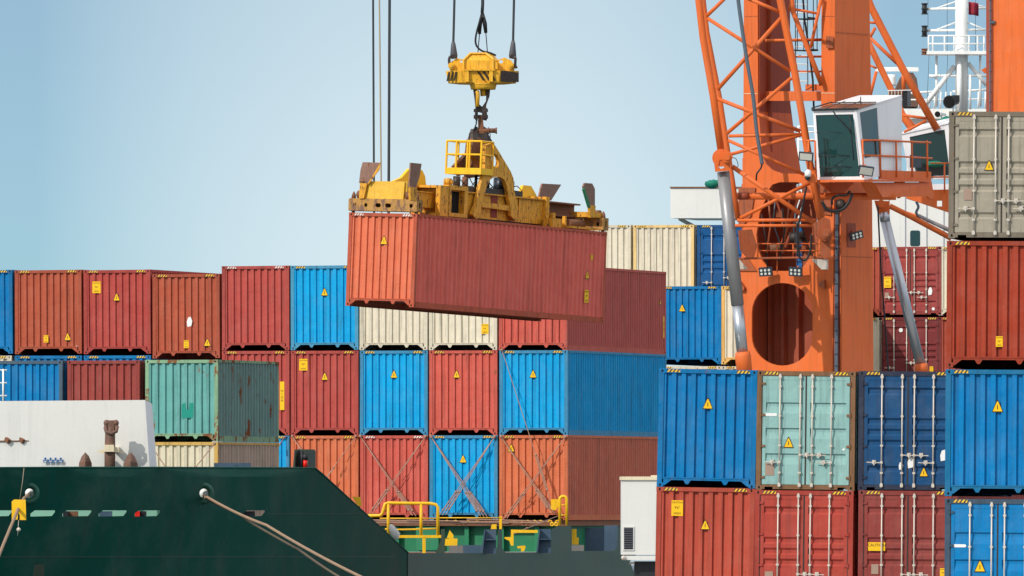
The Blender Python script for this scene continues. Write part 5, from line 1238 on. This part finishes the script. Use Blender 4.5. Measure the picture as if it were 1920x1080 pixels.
# ---------------------------------------------------------------- spreader, in the hanging container's frame (x across, y along, z up from its roof)
MS = MH @ Matrix.Translation((0, 0, HC)); SI = MS.inverted(); EYE = Vector((0, 0, CAMZ))
def on(px, py, ax, val):
    """point of the picture on the spreader's local plane x/y = val"""
    a = SI @ EYE; b = SI @ W(px, py, 364); i = 'xyz'.index(ax); t = (val-a[i])/(b[i]-a[i]); return MS @ (a+(b-a)*t)
SP = thing('container_spreader', 'worn yellow telescopic spreader gripping the hanging container', 'container spreader', mat=MS)
def sbox(mb, x0, x1, y0, y1, z0, z1): return mb.box(x0, x1, y0, y1, z0, z1, MS)
V3 = lambda *a: MS @ Vector(a)
mb = MB(); sbox(mb, .88, 1.56, 2.9, 9.75, .16, .86); sbox(mb, .80, 1.64, 2.9, 9.75, .86, .90); sbox(mb, .80, 1.56, 2.9, 9.75, .10, .16)
for y in (4.2, 7.9): sbox(mb, 1.56, 1.6, y, y+.04, .16, .86)
mb.obj('main_beam', 'yspr', SP)
mb = MB(); sbox(mb, 1.56, 1.575, 6.15, 6.55, .17, .85); mb.obj('red_patch', 'redp', SP)
# head frame with black panel as its opening at the near end
def boxframe(mb, pl, u0, u1, z0, z1, t):
    pass
mb = MB()
for (x0, x1, z0, z1) in ((.70, .80, .05, 1.0), (1.62, 1.78, .05, 1.0), (.80, 1.62, .92, 1.0), (.80, 1.62, .05, .14)): sbox(mb, x0, x1, 2.55, 3.15, z0, z1)
sbox(mb, .78, 1.64, 3.0, 3.1, .1, .95); mb.obj('head_frame', 'yspr', SP)
mb = MB()
for y0, y1, z0, z1 in ((3.05, 3.27, .06, 1.04), (4.08, 4.3, .06, 1.04), (3.27, 4.08, .90, 1.04), (3.27, 4.08, .06, .18)): sbox(mb, 1.57, 1.78, y0, y1, z0, z1)
mb.obj('access_frame', 'yspr', SP)
mb = MB(); sbox(mb, 1.575, 1.58, 3.27, 4.08, .18, .90); mb.obj('access_shade_panel', 'dark', SP)  # black panel painting the shade inside the frame
mb = MB(); sbox(mb, .92, 1.5, 4.2, 9.4, .0, .10); mb.obj('beam_underside', 'oily', SP)
# big plate on top near end + guide
mb = MB(); o = [(.1, 1.0), (2.8, 1.0), (2.8, 1.3), (2.3, 1.62), (1.6, 1.62), (1.0, 1.2), (.1, 1.1)]
mb.plate([(1.3, .95), (3.3, .95), (3.2, 1.3), (3.0, 1.48), (2.2, 1.48), (1.75, 1.18), (1.3, 1.06)], [], lambda u, v: V3(.74, u, v), V3(.10, 0, 0)-V3(0, 0, 0)); mb.obj('top_gusset', 'yelp', SP)
mb = MB(); mb.plate([(8.9, .9), (10.2, .9), (10.0, 1.1), (9.7, 1.32), (9.2, 1.32)], [], lambda u, v: V3(.9, u, v), V3(.10, 0, 0)-V3(0, 0, 0)); mb.obj('top_gusset', 'yelp', SP)
# telescopic arms
mb = MB(); sbox(mb, 1.0, 1.46, .25, 2.9, .28, .74); sbox(mb, .95, 1.5, .25, 2.9, .74, .78); mb.obj('telescopic_arm', 'yspr', SP)
mb = MB(); sbox(mb, 1.16, 1.26, 9.7, 12.1, .25, .82); sbox(mb, .95, 1.48, 9.7, 12.1, .82, .87); sbox(mb, .95, 1.48, 9.7, 12.1, .20, .25); sbox(mb, 1.26, 1.42, 9.7, 12.0, .42, .50); mb.obj('telescopic_arm', 'rusty', SP)
mb = MB(); sbox(mb, .76, 1.68, 9.5, 9.72, .02, .98); mb.obj('beam_collar', 'yspr', SP)
mb = MB(); sbox(mb, 1.7, 2.05, 9.3, 9.9, .02, .3); sbox(mb, 1.5, 2.3, 10.0, 11.8, .03, .10); sbox(mb, 1.6, 1.7, 9.9, 10.1, .0, .5); sbox(mb, 1.95, 2.05, 10.1, 10.2, .0, .4); mb.obj('side_guide', 'yspr', SP)
mb = MB(); mb.tube([V3(1.9, 10.5, .2), V3(1.9, 11.5, .2)], .14, 12); mb.obj('actuator', 'rusty', SP)
# end beams
for y0, y1, far in ((-.05, .30, 0), (11.9, 12.25, 1)):
    mb = MB(); yf = y0
    slots_ = [stadium(u, .235, w_, .13, 3) for u, w_ in ((.22, .12), (.62, .12), (1.06, .2), (1.42, .22), (2.24, .12))]
    mb.plate([(0, .06), (2.44, .06), (2.44, .42), (0, .42)], slots_, lambda u, v: V3(u, yf, v), V3(0, .04, 0)-V3(0, 0, 0))
    sbox(mb, 0, 2.44, y0+.04, y1, .40, .44); sbox(mb, 0, 2.44, y0+.04, y1, .05, .09); sbox(mb, .0, 2.44, y1-.04, y1, .09, .40)
    mb.plate([(y0+.04, .06), (y1, .06), (y1, .42), (y0+.04, .42)], [stadium((y0+y1)/2+.02, .25, .1, .2, 3)], lambda u, v: V3(2.40, u, v), V3(.04, 0, 0)-V3(0, 0, 0))
    mb.obj('end_beam', 'rusty2', SP)
    for x in (.08, 2.34):
        mb = MB(); mb.tube([V3(x, (y0+y1)/2, .09), V3(x, (y0+y1)/2, -.12)], .055, 10); mb.obj('twist_lock', 'rusty', SP); mb = MB(); mb.tube([V3(x, (y0+y1)/2, .42), V3(x, (y0+y1)/2, .56), V3(x, (y0+y1)/2, .66)], .06, 10, True, [.08, .06, .01]); mb.obj('lock_indicator', 'rusty', SP)
    for x in (.36, 2.1):
        mb = MB(); mb.tube([V3(x-.12, (y0+y1)/2, .56), V3(x+.12, (y0+y1)/2, .56)], .13, 12); mb.tube([V3(x-.17, (y0+y1)/2, .56), V3(x+.17, (y0+y1)/2, .56)], .06, 10); mb.obj('flipper_hub', 'rusty', SP)
# tray at the near end
mb = MB(); mb.hexa([V3(.50, .0, .44), V3(1.92, .0, .44), V3(1.95, .0, .98), V3(.60, .0, .98)], [V3(.50, .08, .44), V3(1.92, .08, .44), V3(1.95, .08, .98), V3(.60, .08, .98)])
mb.hexa([V3(1.92, .08, .44), V3(2.0, .08, .44), V3(2.0, .08, .98), V3(1.92, .08, .98)], [V3(1.92, .6, .44), V3(2.0, .6, .44), V3(2.0, .6, .95), V3(1.92, .6, .95)])
mb.hexa([V3(.55, .08, .95), V3(1.95, .08, .95), V3(1.95, .6, .98), V3(.55, .6, .98)], [V3(.55, .08, .98), V3(1.95, .08, .98), V3(1.95, .6, 1.01), V3(.55, .6, 1.01)])
mb.obj('end_tray', 'yworn', SP)
mb = MB(); sbox(mb, .5, 1.9, 11.9, 12.3, .44, .62); sbox(mb, 1.7, 2.3, 11.5, 12.2, .44, .60); mb.obj('end_tray', 'yspr', SP)
# flipper guide plates
def flip(name, pts, ax, val, th, mat='flip', arm=None):
    mb = MB(); q = [on(a, b, ax, val) for a, b in pts]; t = (MS.to_3x3() @ Vector(th)); mb.hexa(q, [p+t for p in q]); o = mb.obj(name, mat, SP)
    if arm:
        mb = MB(); q = [on(a, b, ax, val) for a, b in arm]; mb.hexa(q, [p+t*1.6 for p in q]); mb.obj('flipper_arm', 'yspr', SP)
flip('flipper', [(673, 343), (676, 318), (680, 304), (713, 305), (690, 344)], 'y', -.1, (0, .05, 0), arm=[(673, 372), (675, 340), (689, 340), (682, 372)])
flip('flipper_edge', [(690, 344), (713, 305), (711, 318), (690, 346)], 'y', -.12, (0, .03, 0), 'yspr')
flip('flipper', [(765, 352), (768, 305), (788, 307), (785, 328), (777, 354)], 'x', 2.5, (.05, 0, 0), arm=[(766, 375), (765, 350), (778, 352), (777, 378)])
flip('flipper', [(1007, 372), (1014, 344), (1050, 346), (1031, 376)], 'x', .15, (.05, 0, 0))
flip('flipper', [(1102, 386), (1091, 350), (1094, 343), (1108, 344), (1113, 354), (1113, 393)], 'x', 2.46, (.05, 0, 0), arm=[(1103, 408), (1101, 384), (1113, 386), (1111, 408)])
flip('flipper_edge', [(1091, 355), (1093, 352), (1104, 388), (1101, 389)], 'x', 2.47, (.07, 0, 0), 'deckg')
# pyramid frame
def spl(name, pts, x, th, holes=(), mat='yspr', ax='x'):
    mb = MB(); t = MS.to_3x3() @ Vector(th); mb.plate(pts, holes, lambda u, v: on(u, v, ax, x), t); return mb.obj(name, mat, SP)
fr_ = [(911, 272), (925, 268), (933, 280), (958, 322), (963, 335), (963, 350), (971, 388), (975, 410), (966, 414), (958, 405), (957, 388), (951, 352), (946, 337), (938, 332), (926, 332), (918, 338), (912, 352), (902, 385), (903, 405), (893, 411), (886, 402), (893, 382), (899, 355), (906, 330), (909, 318)]
hole = [(929+7*cos(t)+.3*12*sin(t)*.5, 301+13*sin(t)) for t in [2*pi*k/14 for k in range(14)]]
spl('lifting_frame', fr_, 1.75, (-.12, 0, 0), [hole])
mb = MB(); 
def slab(mb, a, b, c, d, ax0, v0, th): 
    q = [on(*a, ax0, v0), on(*b, ax0, v0), on(*c, ax0, v0), on(*d, ax0, v0)]; t = MS.to_3x3() @ Vector(th); mb.hexa(q, [p+t for p in q])
slab(mb, (846, 312), (895, 262), (906, 268), (856, 330), 'x', .55, (.12, 0, 0)); slab(mb, (896, 262), (906, 262), (905, 330), (868, 335), 'x', .7, (.1, 0, 0)); mb.obj('rear_frame', 'rusty', SP)
spl('lifting_frame_edge', [(887, 262), (900, 258), (912, 266), (911, 330), (905, 330), (898, 300), (884, 290)], 1.35, (-.25, 0, 0), mat='rusty')
spl('frame_peak', [(885, 268), (893, 242), (912, 240), (916, 252), (926, 270), (934, 283), (905, 290)], 1.22, (-.2, 0, 0), mat='oily')
spl('lower_tie', [(903, 378), (958, 386), (960, 396), (902, 388)], 1.72, (-.06, 0, 0))
mb = MB(); sbox(mb, .95, 1.6, 4.6, 8.1, .9, 1.08); mb.obj('machinery_bed', 'oily', SP)
for k, (x, y, r, h, m_) in enumerate(((1.35, 4.3, .12, .28, 'oily'), (1.2, 5.1, .10, .3, 'rusty'), (1.3, 6.3, .10, .35, 'oily'), (1.3, 7.2, .24, .38, 'lampg'), (1.2, 7.9, .18, .3, 'oily'), (1.25, 5.7, .05, .4, 'blk'))):
    mb = MB(); mb.tube([V3(x, y, 1.0), V3(x, y, 1.08+h)], r, 12); mb.obj('hydraulic_unit', m_, SP)
mb = MB(); mb.tube([V3(1.4, 3.5, 1.14), V3(1.6, 3.5, 1.14)], .12, 14); mb.tube([V3(1.38, 3.5, 1.14), V3(1.66, 3.5, 1.14)], .06, 10); mb.obj('winch_drum', 'yspr', SP)
mb = MB()
for k in range(7):
    y = 3.9+k*.6; mb.tube(smooth([V3(1.45, y, 1.1), V3(1.55, y+.2, 1.25+.1*sin(k)), V3(1.5, y+.5, 1.2), V3(1.5, y+.7, 1.1)], 4), .016, 5)
hs = mb.obj('hydraulic_hoses', 'hose', SP); hs['kind'] = 'stuff'
# service basket
mb = MB()
bx0, bx1, by0, by1, bz0, bz1 = .55, 1.8, 5.0, 5.75, 1.52, 2.72
def bt(*p, r=.03): mb.tube([V3(*q) for q in p], r, 6)
bz0, bz1 = 1.46, 2.50
sbox(mb, bx0, bx1, by0, by1, bz0, bz0+.05); sbox(mb, bx0, bx1, by0-.02, by0+.01, bz0, bz0+.2); sbox(mb, bx1-.01, bx1+.02, by0, by1, bz0, bz0+.2); mb.obj('basket_floor', 'yelp', SP)
mb = MB(); 
for z in (bz1, bz0+.62): bt((bx0, by0, z), (bx1, by0, z)); bt((bx1, by0, z), (bx1, by1, z)); bt((bx0, by0, z), (bx0, by1, z)); 
bt((bx0, by1, bz1), (bx1, by1, bz1)); mb.obj('basket_rail', 'yelp', SP)
for x in (bx0, .9, 1.3, 1.38, bx1): mb = MB(); bt((x, by0, bz0), (x, by0, bz1), r=.036); mb.obj('basket_post', 'yelp', SP)
for x, y in ((bx0, by1), (bx1, by1)): mb = MB(); bt((x, y, bz0), (x, y, bz1)); mb.obj('basket_post', 'yelp', SP)
# lifting lug at the peak
cD = 361.5
mb = MB(); mb.tube([W(893, 245, cD), W(932, 245, cD)], .075, 12); mb.tube([W(915, 245, cD), W(917, 245, cD)], .11, 12); mb.tube([W(929, 245, cD), W(932, 245, cD)], .1, 12); mb.obj('hanger_pin', 'rusty', SP)
mb = MB(); mb.plate([(887, 262), (886, 245), (890, 237), (896, 238), (896, 262)], [], lambda u, v: W(u, v, cD-.1), (0, .08, 0)); mb.plate([(902, 262), (901, 240), (906, 236), (912, 240), (914, 262)], [], lambda u, v: W(u, v, cD-.05), (0, .08, 0))
mb.tube([W(880, 262, cD), W(880, 250, cD), W(885, 249, cD)], .015, 5); mb.tube([W(919, 262, cD), W(919, 251, cD), W(914, 250, cD)], .015, 5); mb.obj('lifting_lug', 'oily', SP)
# ---------------------------------------------------------------- hook and hook block
HK = thing('crane_hook', 'oily dark swivel hook joining the yellow hook block to the spreader', 'hook', W(902, 240, cD))
mb = MB(); mb.plate([(887, 168), (895, 168), (895, 184), (899, 196), (904, 200), (911, 190), (912, 168), (919, 168), (918, 180), (912, 196), (911, 206), (906, 212), (897, 210), (891, 200), (890, 188)], [], lambda u, v: W(u, v, cD-.12), (0, .24, 0)); mb.obj('hook_body', 'oily', HK)
mb = MB(); mb.tube([W(906, 168, cD), W(907, 180, cD)], .1, 10); mb.tube([W(895, 170, cD-.2), W(896, 178, cD-.2), W(895, 200, cD-.2)], .06, 8); mb.obj('hook_shank', 'yhook', HK)
for x0, x1 in ((890.5, 896), (904, 913)):
    mb = MB(); mb.plate([(x0, 224), (x0-.5, 206), (x0+1, 202), (x1, 202), (x1+.5, 222), (x1-1, 226)], [], lambda u, v: W(u, v, cD-.16), (0, .32, 0)); mb.obj('shackle_cheek', 'oily', HK)
mb = MB(); mb.tube([W(888, 207, cD), W(915, 207, cD)], .05, 8); mb.tube([W(888, 219, cD), W(915, 219, cD)], .06, 8); mb.tube([W(909, 218, cD-.25), W(909, 218, cD)], .07, 10); mb.obj('shackle_pin', 'oily', HK)
mb = MB(); mb.plate([(897, 250), (896, 226), (899, 216), (904, 216), (906, 226), (908, 250)], [], lambda u, v: W(u, v, cD-.06), (0, .16, 0)); mb.obj('link_plate', 'rusty', HK)
mb = MB(); mb.tube([W(893, 170, cD-.15), W(894, 200, cD-.16), W(893, 232, cD-.15), W(889, 245, cD-.1)], .022, 6); mb.obj('control_hose', 'hose', HK)
HB = thing('hook_block', 'yellow hook block with striped hazard corners hanging from two wire ropes', 'hook block', W(904, 168, cD))
cx = W(904, 0, cD).x; zt = lambda py: W(0, py, cD).z; m_ = cD/F
def lp(pts, py): return [Vector((cx+x, cD+y, zt(py))) for x, y in pts]
base = [(-1.12, .15), (-.72, -.42), (.55, -.42), (1.12, .0), (1.12, .5), (.6, .7), (-.8, .7), (-1.12, .5)]
low = [(x*.93, y*.9) for x, y in base]
mb = MB(); mb.hexa(lp(low, 155.5), lp(base, 133)); mb.hexa(lp([(x*.6, y*.7) for x, y in base], 158), lp(low, 155.5)); mb.obj('lower_body', 'yhook', HB)
# raised front ribs
mb = MB()
for a in (-.52, .22): mb.box(cx+a, cx+a+.11, cD-.50, cD-.42, zt(154), zt(133))
mb.box(cx-.56, cx+.40, cD-.52, cD-.42, zt(133.5), zt(131.5)); mb.obj('reinforcing_rib', 'yhook', HB)
up = [(-.56, -.38), (.33, -.38), (.52, .0), (.45, .6), (-.56, .6)]; up2 = [(-.34, -.24), (.12, -.24), (.32, .0), (.28, .45), (-.34, .45)]
mb = MB(); mb.hexa(lp(up, 131), lp(up, 114)) ; mb.hexa(lp(up, 114), lp(up2, 101)); mb.obj('upper_body', 'yhook', HB)
mb = MB(); pts = [(-.57, 131), (-.57, 114), (-.36, 101), (.12, 101), (.34, 112), (.34, 131)]
mb.tube([Vector((cx+x, cD-.42+(.0 if y > 110 else .14), zt(y))) for x, y in pts], .04, 6); mb.obj('edge_rib', 'yhook', HB)
for s_, q in ((-1, [(844, 133), (841, 124), (845, 117), (856, 109), (870, 112), (874, 133)]), (1, [(932, 133), (934, 112), (946, 108), (958, 113), (966, 124), (964, 133)])):
    mb = MB(); hl = [(865+2.4*cos(t), 115.5+2.4*sin(t)) for t in [2*pi*k/10 for k in range(10)]] if s_ < 0 else [(939.5+3.5*cos(t), 115.5+3.5*sin(t)) for t in [2*pi*k/12 for k in range(12)]]
    mb.plate(q, [hl], lambda u, v: W(u, v, cD-.15), (0, .14, 0)); mb.obj('cheek_plate', 'yhook', HB)
    px = 846 if s_ < 0 else 957
    mb = MB(); mb.tube([W(px, 123, cD-.26), W(px, 123, cD+.1)], .10, 14); mb.tube([W(px, 123, cD-.3), W(px, 123, cD-.2)], .05, 10); mb.obj('pin', 'yhook', HB)
mb = MB()
def para(mb, a, b, y0, y1, p0, p1, sk):
    """leaning stripe on the facet p0-p1"""
    P0 = Vector((cx+p0[0], cD+p0[1], 0)); P1 = Vector((cx+p1[0], cD+p1[1], 0)); n = (P1-P0).cross(Vector((0, 0, 1))).normalized()*.012
    f = lambda t, y: P0.lerp(P1, t)+Vector((0, 0, zt(y)))+n
    q = [f(a, y0), f(b, y0), f(b+sk, y1), f(a+sk, y1)]; mb.hexa(q, [p-n*.8 for p in q])
for k in range(3): mb = MB(); para(mb, .02+k*.3, .16+k*.3, 152, 135, (-1.10, .12), (-.74, -.43), .16); mb.obj('hazard_stripe', 'ink', HB)
for k in range(3): mb = MB(); para(mb, .58+k*.13, .64+k*.13, 152, 135, (-.72, -.43), (.56, -.43), -.14); mb.obj('hazard_stripe', 'ink', HB)

mb = MB(); mb.hexa([Vector((cx+.58, cD-.40, zt(154))), Vector((cx+1.13, cD+.0, zt(154))), Vector((cx+1.13, cD+.02, zt(133.5))), Vector((cx+.58, cD-.40, zt(133.5)))], [Vector((cx+.57, cD-.38, zt(154))), Vector((cx+1.12, cD+.02, zt(154))), Vector((cx+1.12, cD+.04, zt(133.5))), Vector((cx+.57, cD-.38, zt(133.5)))]); mb.obj('corner_shade_plate', 'oily', HB)  # dark plate painting shade on the facet that faces right
mb = MB(); mb.tube([W(906, 156, cD), W(906, 159, cD), W(906, 163, cD), W(906, 168, cD)], .4, 20, True, [.46, .42, .40, .38]); mb.obj('swivel_collar', 'yhook', HB)
mb = MB(); q = [(926, 116), (933, 116), (933, 130), (926, 130)]; mb.plate(q, [], lambda u, v: W(u, v, cD-.4), (0, .3, 0)); mb.obj('inspection_plate', 'yhook', HB)
# sockets
for px, py0, s_, w_ in ((850, 78, -1, 'left'), (962, 76, 1, 'right')):
    so_ = thing('rope_socket', '%s hand grey wedge socket and shackle on the yellow hook block' % w_, 'rope socket', W(px, 112, cD), 'rope sockets on the hook block')
    mb = MB(); mb.tube([W(px, py0, cD), W(px, py0+6, cD), W(px-s_*1, 104, cD), W(px-s_*2, 110, cD)], .1, 12, True, [.05, .075, .12, .09]); mb.obj('socket', 'sock', so_)
    mb = MB(); x2 = px+(-7 if s_ < 0 else 4)
    mb.tube(smooth([W(px-s_*3, 104, cD-.1), W(x2, 108, cD-.2), W(x2, 122, cD-.2), W(x2+3, 128, cD-.2)], 5), .045, 8); mb.tube([W(px-s_*1, 106, cD-.22), W(px-s_*1, 106, cD+.15)], .075, 10); mb.obj('shackle', 'oily', so_)
def wire(label, pts, r, mat='rope'):
    return tag((lambda mb: (mb.tube([W(*p) for p in pts], r, 6), mb.obj('wire_rope', mat))[1])(MB()), label, 'wire rope', 'wire ropes hanging from above')
wire('wire rope running up from the left socket of the hook block', [(850, 80, cD), (865, -520, cD)], .038)
wire('wire rope running up from the right socket of the hook block', [(962, 78, cD), (975, -520, cD)], .038)
wire('dark wire rope, leftmost of the three hanging behind the spreader', [(697, -520, 368), (702, 520, 368)], .034)
wire('pale thin rope between two dark ones behind the spreader', [(706, -520, 368), (716.5, 520, 368)], .026, 'lrope')
wire('dark wire rope, rightmost of the three hanging behind the spreader', [(733, -520, 368), (728, 520, 368)], .045)
SL = thing('rigging_sling', 'black sling cluster with thin chains centred above the hook block', 'sling', W(905, 95, cD))
mb = MB(); mb.tube([W(902, -520, cD), W(905, 8, cD), W(904, 24, cD)], .05, 8); mb.obj('cable', 'rope', SL)
mb = MB(); mb.tube([W(904, 24, cD), W(900, 45, cD), W(899, 64, cD)], .05, 8, True, [.04, .065, .05]); mb.tube([W(905, 24, cD), W(909, 44, cD), W(911, 62, cD)], .05, 8, True, [.04, .07, .05]); mb.obj('spring_sleeve', 'hose', SL)
mb = MB(); mb.tube([W(899, 64, cD), W(896, 99, cD)], .016, 6); mb.tube([W(911, 62, cD), W(914, 99, cD)], .016, 6); mb.obj('chain', 'rope', SL)
mb = MB(); mb.tube(smooth([W(903, 30, cD-.1), W(895, 55, cD-.1), W(891.5, 76, cD-.1), (W(895, 88, cD-.1)), W(905, 96, cD-.1), W(918, 99, cD-.1), W(930, 104, cD-.1)]), .03, 8); mb.obj('power_cable', 'hose', SL)
# ---------------------------------------------------------------- camera, light, sky
cam = bpy.data.cameras.new('camera'); co = bpy.data.objects.new('camera', cam); COL.objects.link(co)
co.location = (0, 0, CAMZ); co.rotation_euler = (radians(90), 0, 0)
cam.sensor_width = 36; cam.lens = F*36/1920; cam.shift_y = (HY-540)/1920; cam.clip_start = 1; cam.clip_end = 60000
bpy.context.scene.camera = co
SUN_AZ, SUN_EL = 46.0, 36.0       # degrees to the left of the line back to the camera, and above the horizon
sd = Vector((-sin(radians(SUN_AZ))*cos(radians(SUN_EL)), -cos(radians(SUN_AZ))*cos(radians(SUN_EL)), sin(radians(SUN_EL))))
su = bpy.data.lights.new('sun', 'SUN'); su.energy = 2.05; su.angle = radians(.5); su.color = (1, .93, .82)
so = bpy.data.objects.new('sun', su); COL.objects.link(so); so.rotation_euler = (-sd).to_track_quat('-Z', 'Y').to_euler()
so.location = (-60, 0, 120)
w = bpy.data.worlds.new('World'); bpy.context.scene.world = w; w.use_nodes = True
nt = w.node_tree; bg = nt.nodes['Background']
sky = _n(nt, 'ShaderNodeTexSky', sky_type='NISHITA'); sky.sun_disc = False
sky.sun_elevation = radians(SUN_EL); sky.sun_rotation = radians(180+SUN_AZ)
sky.air_density = 1.0; sky.dust_density = 1.2; sky.ozone_density = 1.6; sky.altitude = 0
tc = _n(nt, 'ShaderNodeTexCoord'); sp = _n(nt, 'ShaderNodeSeparateXYZ'); nt.links.new(tc.outputs['Generated'], sp.inputs[0])
z = sp.outputs[2]
# thin hazy band at the horizon: elevation is stretched over the first degrees
zp = _math(nt, 'MAXIMUM', z, 0.0)
z2 = _math(nt, 'ADD', z, _math(nt, 'MINIMUM', _math(nt, 'MULTIPLY', zp, 4.0), .2))
cb = _n(nt, 'ShaderNodeCombineXYZ'); nt.links.new(sp.outputs[0], cb.inputs[0]); nt.links.new(sp.outputs[1], cb.inputs[1]); nt.links.new(z2, cb.inputs[2])
nv = _n(nt, 'ShaderNodeVectorMath', operation='NORMALIZE'); nt.links.new(cb.outputs[0], nv.inputs[0]); nt.links.new(nv.outputs[0], sky.inputs[0])
skc = _mix(nt, 1.0, sky.outputs[0], (.12, .34, .40, 1), 'MULTIPLY')
def ramp(stops):
    rp = _n(nt, 'ShaderNodeValToRGB'); nt.links.new(_math(nt, 'MULTIPLY', zp, 5.0), rp.inputs[0])
    els = rp.color_ramp.elements; rp.color_ramp.interpolation = 'B_SPLINE'
    els[0].position = stops[0][0]; els[0].color = stops[0][1]; els[1].position = stops[-1][0]; els[1].color = stops[-1][1]
    for p, v in stops[1:-1]: q = els.new(p); q.color = v
    return rp.outputs[0]
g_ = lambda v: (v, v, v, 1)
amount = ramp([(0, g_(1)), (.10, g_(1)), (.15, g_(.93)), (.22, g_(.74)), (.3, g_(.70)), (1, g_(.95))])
haze_fill_c = _mix(nt, ramp([(0, g_(0)), (.26, g_(0)), (.5, g_(.3)), (1, g_(1))]), (2.85, 3.38, 3.62, 1), (4.9, 4.9, 4.9, 1))  # upper sky brightened out of view as added fill light
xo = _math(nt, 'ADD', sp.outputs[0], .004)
thin = _math(nt, 'MINIMUM', _math(nt, 'MULTIPLY', _math(nt, 'MULTIPLY', xo, xo), 480.0), .64)   # lens vignette put into the sky, haze colour fades sideways
thin = _math(nt, 'MULTIPLY', thin, _math(nt, 'SUBTRACT', 1.0, _math(nt, 'MULTIPLY', zp, 5.0), clamp=True))  # the vignette fades out with height
nt.links.new(_mix(nt, _math(nt, 'MULTIPLY', amount, _math(nt, 'SUBTRACT', 1.0, thin)), skc, haze_fill_c), bg.inputs[0]); bg.inputs[1].default_value = .15
sc = bpy.context.scene
sc.view_settings.view_transform = 'Standard'; sc.view_settings.look = 'None'; sc.view_settings.gamma = 1; sc.view_settings.exposure = .72
sc.render.engine = 'CYCLES'; sc.cycles.max_bounces = 5; sc.cycles.diffuse_bounces = 3; sc.cycles.use_denoising = True
